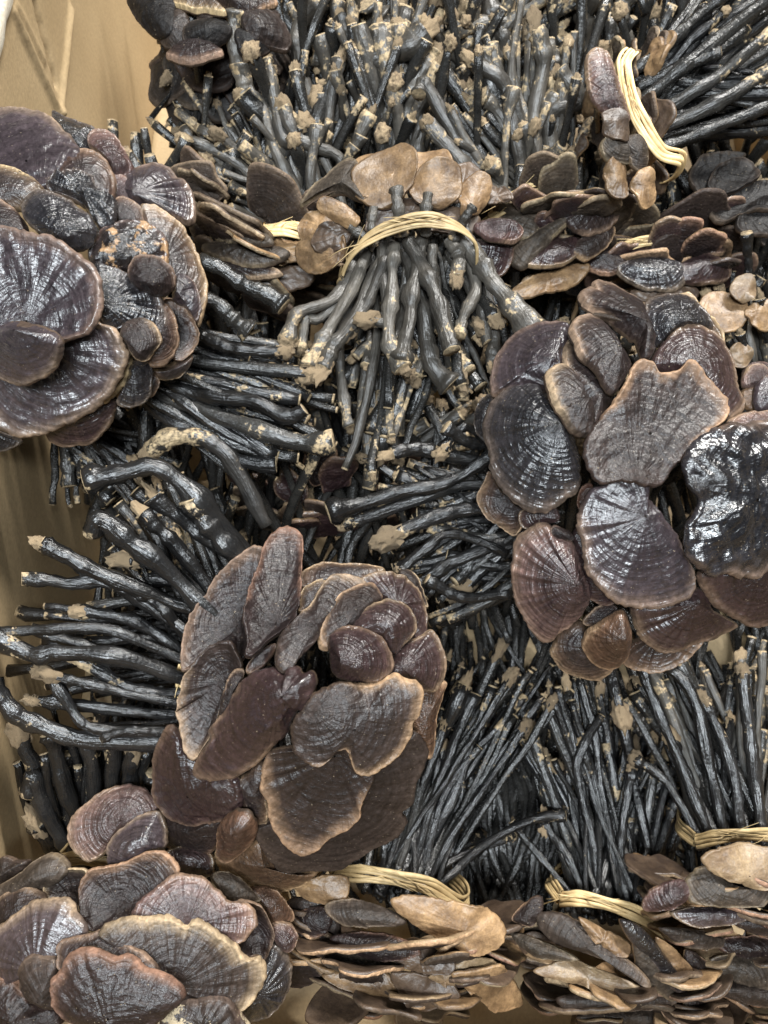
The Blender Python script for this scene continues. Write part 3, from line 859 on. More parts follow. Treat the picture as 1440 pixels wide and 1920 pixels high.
for s in ('930,850,6 840,905,6 720,932,4 612,962,0|14', '930,870,14 830,850,8 780,842,4 735,850,0|12', '905,835,10 868,825,4 835,800,0|11',
          '940,955,14 830,962,10 725,1012,6|13', '950,1040,18 850,1000,14 795,1030,10 750,1075,8|9', '960,1110,16 870,1120,10 800,1085,6|11',
          '940,910,18 850,915,14 700,965,10 640,985,8|12', '950,880,14 880,800,6 830,845,2|9', '960,1010,20 840,1060,16 770,1110,14|12'):
    p_, r_ = s.split('|'); pstem(b, p_, float(r_), 'black', .47)
pstem(b, '1130,1180,20 1148,1270,4 1155,1300,0 1166,1345,-2', 9, 'black', .475, lump=1, lumpk=2.6)
fan(b, (1010, 980), .490, (50, 110), [(790, 900, 100, 50), (800, 1020, 90, 80), (850, 1120, 70, 50)], (.488, .52), 40, 11, ['black', 'dark'], .45)

# ------------------------------------------------------------------ rosette at the centre
b = Bundle(590, 1320, .440, 4.6, 'central maroon and brown orange-edged caps, black stems fanned to the left')
cap(b, 22, 'brown', 'R6 960,150', 'R5 710,890 750,830 820,780 920,750 1000,760 1090,758 1130,730 1170,708 1220,733 1272,748 1297,800 R6 1282,80 1250,135 1243,200 1180,290 1080,370 1000,390 958,340 935,262 880,266 840,310 780,347 720,322 680,282 668,180 688,110', bulge=3, wr=.15, ring=.4, crum=.6, wave=2.4)
cap(b, 14, 'brown', 'R6 880,300', 'R6 540,320 580,270 680,260 780,300 870,262 940,262 990,370 1062,378 1052,430 1012,500 992,580 930,642 850,682 790,742 712,762 620,692 570,612 550,512 522,440', bulge=-2, wr=1.5, ring=.1, wave=1.8)
cap(b, 6, 'umber', 'R6 880,430', 'R6 1040,330 1180,270 1260,180 1315,250 1312,330 1262,420 1252,500 1202,560 1222,600 1160,682 1080,712 1000,772 900,832 800,842 650,847 560,772 508,682 505,630 580,600 700,600 900,500', bulge=3, wr=.5, ring=.3, under='underdark')
cap(b, 19, 'maroon', 'R5 690,790', 'R5 520,692 590,686 640,720 668,680 700,686 720,718 770,700 792,740 764,830 735,890 R6 704,80 652,180 582,260 500,342 400,402 300,417 220,392 222,320 288,220 286,170 345,80 368,20 R5 398,810 440,740', bulge=6, wr=.3, ring=1.3, tilt=(-.15, -.05))
cap(b, 15, 'pale', 'R5 350,760', 'R5 128,890 160,740 228,640 300,573 380,558 415,600 440,660 430,720 400,760 360,840 R6 335,90 305,190 255,265 212,318 168,282 138,180 125,90', bulge=-4, wr=.3, tilt=(.35, 0), crum=.5)
cap(b, 8, 'pale', 'R5 400,470', 'R5 155,700 158,580 188,450 258,340 330,248 430,148 522,108 545,150 505,250 470,380 470,500 480,600 420,660 380,600 300,600 225,680', bulge=-6, wr=.3, tilt=(.3, .05), crum=.5)
cap(b, 17, 'brown', 'R5 600,470', 'R5 443,450 458,360 488,270 518,190 538,110 578,48 650,12 712,38 733,90 724,200 714,340 694,450 645,505 560,562 505,622 450,642 462,570 450,510', bulge=-3, wr=.3, ring=.2, tilt=(.35, .1), crum=.6)
cap(b, 17, 'pale', 'R5 390,790', 'R5 328,910 358,760 400,700 445,688 448,720 400,795 372,880', bulge=3, tilt=(.6, 0))
cap(b, 14, 'tanrim', 'R5 530,640', 'R5 455,695 500,640 590,578 605,600 535,690 480,720', bulge=3, tilt=(.3, .3))
cap(b, 15, 'pale', 'R5 770,500', 'R5 598,622 618,540 688,450 768,378 818,288 870,247 942,253 1022,290 980,330 900,380 850,450 810,540 745,610 700,655 662,712 608,702', bulge=2, tilt=(.45, .2), wave=2)
cap(b, 5, 'tanrim', 'R5 900,290', 'R5 715,255 790,208 880,197 950,208 1040,213 1118,235 1060,280 980,300 880,290 820,310 720,322', bulge=3, tilt=(0, .3), wave=1)
cap(b, 8, 'tanrim', 'R5 790,380', 'R5 705,400 728,320 800,278 840,282 800,390 720,432', bulge=3)
cap(b, 13, 'brown', 'R5 970,450', 'R5 797,570 818,460 878,370 958,308 1050,287 1092,320 1100,370 1040,430 970,510 880,540 845,610', bulge=4, wr=.4, tilt=(.1, .15))
cap(b, 9, 'maroon', 'R5 1150,420', 'R5 995,275 1060,243 1140,238 1222,268 1282,340 1312,430 1305,535 1250,565 1220,460 1170,400 1090,370 1060,310', bulge=4, wr=1.3, crum=.6)
cap(b, 5, 'pale', 'R5 1230,310', 'R5 1175,240 1230,228 1265,280 1295,340 1315,410 1270,380', bulge=3)
cap(b, 15, 'maroon', 'R5 1110,500', 'R5 952,495 1000,420 1060,378 1130,368 1202,388 1252,450 1255,530 1195,595 1150,625 1080,590 1000,540', bulge=6, wr=.4)
cap(b, 20, 'maroon', 'R5 885,680', 'R5 848,545 900,500 980,488 1060,518 1122,570 1157,640 1152,702 1090,752 1000,757 915,740 865,700 850,620', bulge=7, wr=.8, ring=.4, tilt=(.05, .1))
cap(b, 12, 'maroon', 'R5 1160,690', 'R5 1150,630 1210,570 1270,540 1335,508 1372,570 1402,660 1397,720 1362,792 1300,800 1240,760 1150,760 1090,720', bulge=4, wr=.4, wave=1)
cap(b, 6, 'orange', 'R6 1270,100', 'R5 1280,790 1385,740 1372,800 1354,900 R6 1355,60 1347,150 1332,290 1310,310 1255,240 1240,100', bulge=3, tilt=(.3, 0))
cap(b, 11, 'maroon', 'R6 225,455', 'R6 18,380 28,280 58,190 110,138 150,180 190,270 240,320 300,380 420,400 442,500 432,545 350,602 230,622 130,592 68,532 28,460', bulge=3, wr=1.0, ring=.8, crum=.5)
cap(b, 7, 'brown', 'R6 220,600', 'R6 65,590 120,560 230,590 330,590 345,640 322,722 280,762 180,752 88,702 62,650', bulge=4, wr=.3)
cap(b, 14, 'orange', 'R6 430,590', 'R6 326,720 335,610 400,558 480,566 512,640 492,702 430,752 380,777 338,762', bulge=5, wr=.2, tilt=(0, -.2))
cap(b, 11, 'tanrim', 'R6 520,440', 'R6 418,400 460,378 530,320 560,380 545,430 570,540 560,612 510,602 468,560 428,490', bulge=3, wave=1)
cap(b, 3, 'orange', 'R6 570,750', 'R6 305,760 330,740 430,720 520,680 570,740 660,830 795,845 720,902 600,922 480,912 400,862 338,812', bulge=4, wr=.4)
cap(b, 9, 'pale', 'R6 300,630', 'R6 240,615 330,600 330,690 290,685 252,645', bulge=3)
for s in ('420,1175,14 330,1085,8 245,1015,2 190,975,0 175,1000,3|20', '400,1160,18 250,1105,8 150,1057,2 80,1024,0|15', '360,1190,16 220,1098,10 120,1090,6 42,1083,2|13',
          '360,1245,16 220,1184,6 100,1182,2 -20,1187,0|11', '360,1280,16 220,1232,6 120,1222,4 70,1228,2 -10,1190,4|16', '350,1320,18 200,1292,10 90,1262,6|11',
          '320,1372,16 170,1362,10 105,1285,8 78,1258,6|11', '330,1390,20 150,1388,16 40,1342,12 -20,1285,10|20', '310,1375,10 240,1370,4 190,1388,4|9',
          '480,1070,22 390,1012,18 320,960,12 290,930,10|15', '460,1040,26 380,945,12 300,880,6 230,885,3 160,905,2|19', '420,1140,18 330,1022,10 270,965,6|15',
          '470,1060,22 390,985,12 355,935,8|21', '370,1200,24 260,1125,16 180,1068,12|13', '350,1230,24 250,1165,18 150,1145,14|12', '350,1340,24 220,1330,18 60,1310,14|13',
          '340,1260,26 190,1220,22 60,1180,18|12', '390,1120,26 300,1060,18 240,1050,14|14', '350,1300,20 250,1290,14 140,1230,12|12', '360,1210,20 290,1130,10 215,1100,8|11'):
    p_, r_ = s.split('|'); pstem(b, p_, float(r_) * .95, 'black', .442, .8)
pstem(b, '500,985,16 455,905,10 425,850,6 380,822,4 320,822,4 285,845,8', 17, 'crusty', .47)
fan(b, (410, 1210), .487, (55, 140), [(120, 1230, 130, 110), (230, 1010, 90, 80), (330, 930, 80, 60)], (.475, .505), 40, 11, ['black', 'black', 'dark'], .4)
tie(b, '352,1225,10 340,1262,8 336,1290,8 345,1330,12', .455, 16, .05)

# ------------------------------------------------------------------ bundle in the lower left corner
b = Bundle(230, 1790, .455, 2.6, 'large dark pale-rimmed caps in the lower left corner, stems standing up behind'); b.heart = (250, 1960)
cap(b, 1, 'pink', 'R7 600,225', 'R7 325,300 338,220 398,150 480,88 570,53 640,53 712,90 755,140 740,200 640,260 560,300 505,375 430,417 378,402 338,350', bulge=5, wr=.3, crum=.4, wave=1.5)
cap(b, 4, 'purple', 'R7 690,330', 'R7 503,412 508,340 558,270 640,208 720,178 775,188 795,330 720,390 600,437 520,440', bulge=6, wr=.3, ring=1.0, crum=.4)
cap(b, 0, 'maroon', 'R7 900,400', 'R7 780,370 900,340 1000,375 1010,470 950,500 900,500 830,470', bulge=4)
cap(b, 10, 'brown', 'R7 560,640', 'R7 373,520 440,448 560,428 650,388 722,362 802,378 848,430 845,480 760,560 690,640 R8 630,125 530,150 440,192 398,150 372,60', bulge=-3, wr=.4, crum=.5, under='underdark', wave=2, tilt=(0, .1))
cap(b, 15, 'pink', 'R8 880,150', 'R8 622,130 648,60 715,0 R7 800,488 880,472 952,488 1032,548 1085,600 R8 1135,48 1192,66 1223,130 1192,202 1130,255 1040,230 930,200 800,190 700,170', bulge=3, wr=.8, ring=.6, tilt=(0, .15))
cap(b, 19, 'pale', 'R8 820,420', 'R8 468,187 540,128 680,122 800,118 880,148 930,132 1002,156 1082,217 1152,278 1190,318 1232,308 1262,370 1243,460 1192,532 1130,562 1060,530 950,520 850,500 740,420 640,310 530,230', bulge=3, wr=.7, ring=.3, wave=2)
cap(b, 23, 'pale', 'R8 500,350', 'R8 272,310 288,240 380,208 480,187 562,228 682,277 752,348 765,400 650,400 550,370 430,350 340,360 285,370', bulge=3, wr=.4, tilt=(0, .3))
cap(b, 28, 'brown', 'R8 540,560', 'R8 248,430 278,380 338,288 440,266 542,297 632,307 702,366 782,397 852,437 882,500 845,545 780,592 700,642 500,652 350,622 268,562 247,500', bulge=4, wr=.7, ring=.3, crum=.7, wave=1.5, tilt=(0, .1))
cap(b, 22, 'greybrown', 'R8 230,480', 'R8 92,370 128,310 180,282 272,302 290,350 290,430 290,545 200,532 118,472 97,420', bulge=4, wr=.5, ring=.3)
cap(b, 16, 'purple', 'R8 240,320', 'R8 -40,200 40,128 130,58 240,32 322,37 375,100 425,195 330,260 280,330 170,330 110,370 60,430 0,430 -50,320', bulge=6, wr=1.5, ring=.1)
cap(b, 19, 'brown', 'R8 100,560', 'R8 -40,400 60,395 105,440 170,520 262,545 305,620 220,690 0,690 -60,540', bulge=5, wr=.3)
cap(b, 6, 'greybrown', 'R7 210,480', 'R7 -20,560 60,498 140,438 200,388 262,373 325,420 320,480 240,540 140,570 40,620 -20,650', bulge=5, wr=.7, wave=2)
cap(b, 2, 'greybrown', 'R7 60,460', 'R7 -30,440 30,388 90,408 145,413 90,480 0,530 -40,520', bulge=4)
cap(b, 10, 'pale', 'R7 100,650', 'R7 -20,610 60,548 130,532 192,558 223,600 160,680 0,710 -50,680', bulge=4, wr=.8)
cap(b, 7, 'pale', 'R7 310,570', 'R7 213,580 223,500 280,448 350,443 418,453 400,520 395,610 310,630 245,610', bulge=-5, wave=1)
cap(b, 11, 'pale', 'R8 1215,220', 'R8 1125,55 1190,47 1252,88 1283,160 1293,240 1253,325 1190,320 1130,260 1180,160', bulge=-4, wave=1)
cap(b, 6, 'black', 'R8 1200,440', 'R8 1230,340 1290,238 1342,268 1378,340 1373,450 1312,542 1240,592 1180,622 1120,600 1160,520 1220,440', bulge=5, wr=1.2, ring=.1)
cap(b, 8, 'pink', 'R8 1330,230', 'R8 1280,190 1308,143 1370,148 1408,200 1393,262 1350,288 1300,245', bulge=4)
cap(b, 23, 'mould', 'R8 960,630', 'R8 740,640 800,560 900,508 1000,497 1085,507 1145,580 1185,650 1000,690 800,690', bulge=5, crum=1.5)
cap(b, 25, 'pink', 'R8 340,650', 'R8 285,645 340,608 385,640 340,690', bulge=3)
cap(b, 5, 'orange', 'R8 1260,60', 'R7 1180,545 1290,540 1335,580 1395,670 R8 1355,155 1280,150 1230,70', bulge=4, wr=.5)
cap(b, 8, 'greybrown', 'R7 1100,540', 'R7 995,495 1040,462 1130,497 1215,580 1222,610 1120,612 1055,575', bulge=3, tilt=(.3, .4))
for s in ('160,1640,30 110,1570,16 75,1500,8 62,1455,6 50,1490,8|15', '190,1640,32 150,1540,14 110,1430,4 95,1370,0|14', '200,1640,32 180,1530,14 170,1430,6 155,1370,0|14', '220,1640,30 215,1520,14 210,1430,6 215,1385,0|13',
          '230,1640,32 250,1540,16 245,1450,6 250,1400,2|13', '150,1640,34 115,1560,22 60,1430,10 35,1375,6|14', '240,1640,32 280,1540,20 290,1450,12|13', '130,1640,36 100,1590,26 70,1540,16|14'):
    p_, r_ = s.split('|'); pstem(b, p_, float(r_) * 1.05, 'black', .475, .6)
fan(b, (185, 1640), .515, (70, 40), [(160, 1400, 130, 60)], (.48, .505), 24, 12, ['black'], .5)
tie(b, '110,1612,6 150,1606,4 190,1618,4 240,1630,6', .470, 26, .05)

# ------------------------------------------------------------------ bundle turned over in the middle: undersides and short stems
b = Bundle(770, 440, .500, 1.5, 'tan cap undersides at the upper middle, grey stems hanging down from an arched raffia tie')
cap(b, 14, 'under', 'P 745,380', 'P 660,332 678,300 720,275 760,264 781,285 783,320 772,355 735,388 700,392 668,370', bulge=2, wr=.1, ring=.1, tilt=(-.1, .1))
cap(b, 9, 'under', 'P 700,370', 'P 640,345 660,300 700,282 735,290 740,340 700,375 660,370', bulge=2, tilt=(-.2, .3))
cap(b, 8, 'under', 'P 800,360', 'P 745,330 765,290 800,282 840,292 850,330 810,360 770,358', bulge=2, tilt=(0, .3))
cap(b, 10, 'underdark', 'P 860,370', 'P 830,345 850,312 885,305 905,330 890,370 850,378', bulge=2, tilt=(.2, .3))
cap(b, 7, 'under', 'P 600,430', 'P 560,440 575,405 610,395 630,425 605,455 575,460', bulge=2, tilt=(-.3, .1))
cap(b, 17, 'under', 'P 800,382', 'P 768,350 785,315 820,299 860,308 869,345 857,375 830,389 800,388 775,377', bulge=2, wr=.1, ring=.1)
cap(b, 15, 'under', 'P 880,395', 'P 860,385 869,345 895,322 916,340 916,375 896,402 870,404', bulge=3, wr=.1, tilt=(.3, 0))
cap(b, 8, 'greybrown', 'P 650,360', 'P 563,392 582,362 600,340 640,308 670,304 668,340 690,380 645,366 600,372', bulge=4, wr=.4, tilt=(-.2, .3))
cap(b, 6, 'greybrown', 'P 650,345', 'P 600,352 625,320 668,305 676,330 660,360', bulge=3)
cap(b, 18, 'under', 'P 660,410', 'P 596,390 612,369 650,385 677,415 658,431 620,412', bulge=3, tilt=(-.2, -.2))
cap(b, 12, 'underdark', 'P 630,440', 'P 580,455 600,425 640,415 665,430 640,470 600,475', bulge=3, under='under')
cap(b, 8, 'under', 'P 640,480', 'P 553,462 588,437 640,432 652,470 632,502 590,517 558,497', bulge=3, tilt=(-.3, -.1))
cap(b, 16, 'pink', 'P 950,435', 'P 888,425 930,416 976,426 972,452 920,454', bulge=4, tilt=(0, .5))
cap(b, 10, 'underdark', 'P 930,370', 'P 905,358 950,354 962,375 915,382', bulge=2)
cap(b, 10, 'underdark', 'P 770,400', 'P 700,395 760,370 850,385 900,400 880,440 760,430 690,440', bulge=2)
cap(b, 9, 'maroon', 'P 900,470', 'P 880,455 930,450 965,470 940,520 900,510', bulge=3)
for s in ('670,470,-2 650,520,-6 620,565,-12 555,590,-16 540,640,-18|13', '690,470,-4 650,560,-12 605,640,-18 578,690,-22|14', '690,485,-2 610,590,-10 575,600,-12 565,655,-14|12', '715,455,-6 720,530,-10 725,600,-16 690,600,-20|12',
          '740,460,-8 735,540,-14 730,640,-22 757,690,-26|15', '765,450,-10 800,520,-16 825,590,-22 845,660,-28|17', '790,450,-10 775,540,-16 765,620,-22 752,680,-24|16', '840,450,-10 860,480,-14 855,520,-18|14',
          '862,440,-8 905,500,-12 950,560,-18 1000,625,-22|20', '875,470,-4 890,540,-10 870,590,-14 860,630,-18|13', '720,470,-4 670,590,-14 625,650,-20 605,692,-24|15', '760,470,0 790,580,-6 810,680,-8 845,720,-10|19',
          '700,480,8 690,620,10 685,760,14 690,900,18|13', '720,480,8 715,640,10 720,760,14 745,860,16|14', '840,470,4 900,580,-4 915,640,-8|11', '735,455,-6 690,560,-12 655,620,-16|13', '810,460,-6 815,540,-8 830,620,-12|13',
          '680,500,6 640,620,2 640,720,0 655,800,-2|12', '890,470,0 925,600,-4 920,690,-6|12', '742,352,-22 746,385,-23 752,440,-14|13', '803,362,-24 798,395,-24 798,440,-15|12', '700,388,-18 696,425,-17 700,460,-11|10', '888,385,-22 872,410,-20 850,450,-12|11',
          '870,400,-8 872,430,-10 880,460,-8|10', '655,425,-12 685,445,-12 705,460,-10|10'):
    p_, r_ = s.split('|'); pstem(b, p_, float(r_) * .88, 'grey', .495, .75, lumpk=1.1)
fan(b, (775, 470), .510, (105, 25), [(740, 670, 190, 80), (840, 690, 110, 80), (720, 820, 60, 90)], (.485, .515), 46, 12, ['grey', 'dark'], .6)
tie(b, '645,512,0 668,468,-8 720,432,-14 790,414,-18 850,426,-16 886,452,-10 893,492,0', .485, 27, .035)


# ------------------------------------------------------------------ the bundles behind and below, in side view
UU = ['under', 'underpale', 'underdark', 'underdark', 'underdark', 'underdark']

b = Bundle(1215, 200, .520, 2, 'tan caps in a column, dark stems running to the upper right corner'); b.front = 0.022
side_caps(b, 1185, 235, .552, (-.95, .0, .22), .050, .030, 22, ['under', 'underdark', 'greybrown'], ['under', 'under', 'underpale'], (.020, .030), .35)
for dz, m, f, o in ((14, 'pink', '1140,200', '1095,122 1110,92 1140,110 1162,170 1178,232 1143,222 1110,190'), (18, 'underdark', '1150,230', '1128,212 1165,203 1182,245 1176,267 1140,257'),
                    (15, 'under', '1205,350', '1183,342 1214,313 1232,345 1227,380 1200,392'), (14, 'under', '1155,330', '1133,312 1160,288 1177,330 1171,372 1143,366'),
                    (13, 'greybrown', '1150,280', '1125,270 1150,250 1185,270 1200,300 1165,310 1135,300'), (12, 'greybrown', '1190,290', '1170,262 1200,255 1215,290 1205,325 1180,310')):
    cap(b, dz, m, 'P ' + f, 'P ' + o, bulge=3, wr=.3, under='under', tilt=(.3, 0))
fan(b, (1205, 205), .530, (24, 92), [(1470, 60, 70, 110), (1400, 0, 90, 70), (1460, 190, 50, 60)], (.515, .545), 62, 10, ['dark', 'black'], .35, .06)
for s in ('1180,140,0 1280,60,-4 1390,-40,-8|10', '1200,190,-4 1300,110,-8 1460,-20,-12|12', '1210,220,-4 1320,160,-8 1450,60,-12|11', '1220,250,-4 1330,200,-8 1460,120,-12|11', '1235,280,-4 1340,240,-6 1460,190,-8|10', '1195,165,-2 1290,120,-8 1350,100,-10|10'):
    p_, r_ = s.split('|'); pstem(b, p_, float(r_), 'dark', .52, .4)
tie(b, '1186,96,2 1172,120,-2 1180,170,-6 1198,225,-8 1238,284,-4 1278,300,4', .496, 27, .05)

b = Bundle(1380, 360, .545, 3, 'shadowed rosette of black caps at the right edge under the corner stems')
rosette(b, 1385, 385, .572, (-.1, .2, 1), .034, 22, ['matte_black'], ['underdark'], (.026, .038))
for dz, m, f, o, t in ((14, 'matte_black', '1370,335', '1325,352 1345,312 1400,299 1424,330 1392,352 1350,368', (0, .4)), (17, 'matte_black', '1400,370', '1330,400 1345,362 1400,345 1460,340 1470,390 1400,400 1350,420', (0, .4)), (20, 'matte_black', '1420,400', '1380,420 1400,385 1450,365 1480,380 1480,440 1400,440', (0, .3)),
                       (11, 'matte_black', '1330,320', '1290,340 1310,300 1360,285 1400,290 1350,320 1320,370', (0, .3))):
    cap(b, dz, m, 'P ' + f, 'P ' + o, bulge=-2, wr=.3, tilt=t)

b = Bundle(400, 60, .560, 2.5, 'rosette of dark overlapping caps at the top, beside the creased box wall')
rosette(b, 410, 30, .570, (.05, .5, 1), .046, 26, ['matte_black', 'umber', 'matte_black'], ['underdark'], (.034, .052))
for dz, m, f, o, t in ((14, 'matte_black', '290,30', '240,0 270,-20 322,-10 332,40 322,68 290,70 258,40', (-.2, .2)), (20, 'matte_black', '390,70', '342,76 350,50 375,40 420,40 436,62 405,86 355,88', (0, .2)), (24, 'pale', '370,98', '312,106 345,92 400,92 420,108 380,118 335,116', (0, 1.0)),
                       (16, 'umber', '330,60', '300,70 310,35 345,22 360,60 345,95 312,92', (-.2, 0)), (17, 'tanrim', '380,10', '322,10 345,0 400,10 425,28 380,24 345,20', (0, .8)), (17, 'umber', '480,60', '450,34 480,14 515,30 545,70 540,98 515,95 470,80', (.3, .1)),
                       (14, 'brown', '430,20', '390,-20 450,-30 500,-10 520,15 450,30', (.1, .4)), (18, 'matte_black', '470,80', '440,60 470,58 505,85 500,105 455,110', (.3, .1))):
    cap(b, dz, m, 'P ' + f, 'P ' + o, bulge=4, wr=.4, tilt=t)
fan(b, (400, 110), .60, (60, 20), [(350, 200, 90, 60)], (.575, .60), 14, 9, ['black', 'dark'], .8)

b = Bundle(1010, 375, .565, 2, 'fanned grey stems rising behind the tan undersides, above layered dull brown caps'); b.front = 0.034
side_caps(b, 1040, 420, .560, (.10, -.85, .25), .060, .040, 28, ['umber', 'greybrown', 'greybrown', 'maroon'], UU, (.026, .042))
for dz, m, f, o, t in ((16, 'greybrown', '1010,460', '953,482 1000,440 1070,402 1102,390 1045,442 982,503', (-.3, .5)), (14, 'pale', '1090,400', '1045,385 1085,372 1130,368 1157,400 1142,432 1090,442 1060,420', (.2, .3)), (12, 'under', '1030,530', '955,545 1000,520 1040,504 1102,500 1082,532 1000,557', (0, .6)),
                       (15, 'maroon', '1040,480', '985,500 1020,460 1080,445 1100,470 1050,500', (0, .5)), (13, 'brown', '1110,460', '1070,470 1100,440 1150,425 1140,460 1100,490', (.2, .3)), (10, 'greybrown', '990,420', '930,415 970,395 1010,420 1000,450 960,450', (0, .5))):
    cap(b, dz, m, 'P ' + f, 'P ' + o, bulge=3, wr=.4, tilt=t)
fan(b, (1000, 370), .580, (70, 22), [(980, 150, 130, 120), (900, 250, 60, 90), (1040, 240, 40, 90)], (.545, .575), 66, 10, ['grey', 'grey', 'dark'], .6)
for s in ('950,370,0 870,280,-12 800,160,-20 790,180,-22|13', '985,360,0 970,260,-14 945,160,-18 885,115,-22|14', '1020,360,0 1000,240,-12 1020,120,-22 1005,60,-26|14', '1045,355,0 1030,220,-14 1085,190,-18 1050,130,-24|15', '960,375,-4 890,330,-14 800,230,-20|12', '1010,365,0 940,220,-14 900,180,-20|13'):
    p_, r_ = s.split('|'); pstem(b, p_, float(r_), 'grey', .57, .8)
tie(b, '918,402,0 940,388,-6 980,366,-10 1025,354,-10 1058,382,-2', .528, 30, .05)

b = Bundle(540, 430, .570, 2, 'dull brown caps left of the tan undersides, grey stems up to tan root ends'); b.front = 0.036
side_caps(b, 480, 450, .565, (-.25, -.75, .3), .062, .040, 26, ['greybrown', 'greybrown', 'pale'], ['underdark', 'under'], (.028, .044))
for dz, m, f, o, t in ((14, 'greybrown', '430,440', '368,432 400,404 450,403 512,450 482,462 420,457', (-.2, .5)), (16, 'greybrown', '460,480', '378,472 440,453 500,463 545,482 472,503', (0, .6)), (12, 'under', '520,475', '500,455 540,447 580,462 580,490 520,492', (0, .3)), (15, 'pale', '430,510', '390,500 440,488 500,500 530,520 460,525', (0, .6)), (9, 'underdark', '520,520', '470,520 530,500 590,515 570,540 500,545', (0, .4))):
    cap(b, dz, m, 'P ' + f, 'P ' + o, bulge=3, wr=.6, tilt=t)
fan(b, (560, 415), .585, (90, 24), [(480, 230, 160, 100), (400, 290, 80, 80), (600, 240, 90, 100)], (.545, .58), 66, 10, ['grey', 'dark', 'grey'], .7)
for s in ('560,400,0 540,260,-12 470,180,-18 455,120,-22|13', '600,400,0 580,290,-12 530,250,-18 500,110,-24|13', '580,410,0 530,320,-12 490,200,-18 450,180,-20|12', '630,390,0 640,300,-10 560,260,-18 530,200,-22|12', '460,170,-20 440,90,-24 440,20,-28|14', '540,420,-4 450,310,-12 340,260,-16|10'):
    p_, r_ = s.split('|'); pstem(b, p_, float(r_), 'grey', .57, .9)
tie(b, '492,432,0 540,428,-8 590,440,-8 610,450,0', .524, 30, .05)

b = Bundle(1225, 470, .575, 2, 'low dark glossy caps below a frayed raffia tie, above the wavy caps at right'); b.front = 0.030
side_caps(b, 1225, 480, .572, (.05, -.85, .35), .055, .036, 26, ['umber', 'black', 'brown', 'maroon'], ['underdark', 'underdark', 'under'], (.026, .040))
for dz, m, f, o, t in ((16, 'black', '1210,515', '1155,505 1200,484 1260,488 1292,520 1262,547 1200,542', (0, .3)), (14, 'maroon', '1315,505', '1268,502 1330,478 1368,505 1352,532 1280,532', (.1, .3)), (12, 'brown', '1130,490', '1085,485 1140,470 1175,490 1150,515 1100,510', (0, .5)), (10, 'maroon', '1320,465', '1280,470 1320,445 1365,450 1350,480', (0, .4)), (14, 'underdark', '1240,550', '1180,548 1240,535 1310,545 1290,570 1220,572', (0, .6))):
    cap(b, dz, m, 'P ' + f, 'P ' + o, bulge=4, wr=.5, tilt=t)
fan(b, (1215, 445), .59, (60, 16), [(1190, 390, 80, 40), (1290, 400, 40, 40)], (.565, .585), 30, 8, ['black', 'dark'], .3)
tie(b, '1150,470,2 1180,458,-4 1230,450,-8 1295,446,0', .538, 20, .05)

b = Bundle(700, 250, .600, 2, 'top centre stems whose thick curled grey end loops over the others')
fan(b, (700, 330), .610, (90, 40), [(690, 150, 130, 140), (640, 60, 120, 80), (780, 100, 70, 110)], (.560, .595), 60, 11, ['grey', 'dark', 'grey'], .7)
for s in ('715,230,0 700,150,-10 715,115,-16 770,85,-22 800,60,-24|24', '640,280,0 625,180,-10 650,90,-16 640,30,-20|14', '600,260,0 570,150,-8 560,60,-14 600,0,-18|14', '760,250,0 770,180,-8 800,120,-14 815,95,-16|17', '690,200,0 640,130,-8 585,110,-12|13', '730,60,-8 700,20,-16 690,0,-22|20'):
    p_, r_ = s.split('|'); pstem(b, p_, float(r_), 'grey', .590, .95)

b = Bundle(920, 90, .610, 2, 'gnarled grey stems with pale root crusts at the top edge, right of centre')
fan(b, (920, 170), .625, (110, 30), [(930, 30, 150, 90), (1060, 50, 90, 80), (840, 30, 80, 80)], (.570, .605), 58, 11, ['grey', 'dark', 'grey'], .8)
for s in ('930,160,0 940,80,-10 920,10,-16 945,-40,-20|20', '1000,170,0 1010,90,-10 960,40,-16 870,55,-20 850,70,-22|13', '1090,140,0 1100,60,-12 1085,10,-18 1120,-30,-20|15', '1070,210,-6 1085,180,-16 1040,130,-20 1030,95,-22|18', '890,170,0 905,120,-10 880,75,-16|17', '1180,90,0 1160,40,-8 1175,-10,-12|16'):
    p_, r_ = s.split('|'); pstem(b, p_, float(r_), 'grey', .600, .95)

b = Bundle(590, 760, .555, 2, 'half hidden short stems in the gap between the left and right bundles')
fan(b, (600, 950), .585, (110, 40), [(520, 730, 110, 80), (620, 720, 90, 80), (860, 790, 60, 60), (600, 850, 100, 60)], (.535, .565), 60, 10, ['dark', 'black', 'grey'], .7)
side_caps(b, 620, 930, .575, (.0, -.8, .4), .060, .030, 16, ['brown', 'maroon', 'greybrown'], ['underdark', 'under'], (.028, .042))

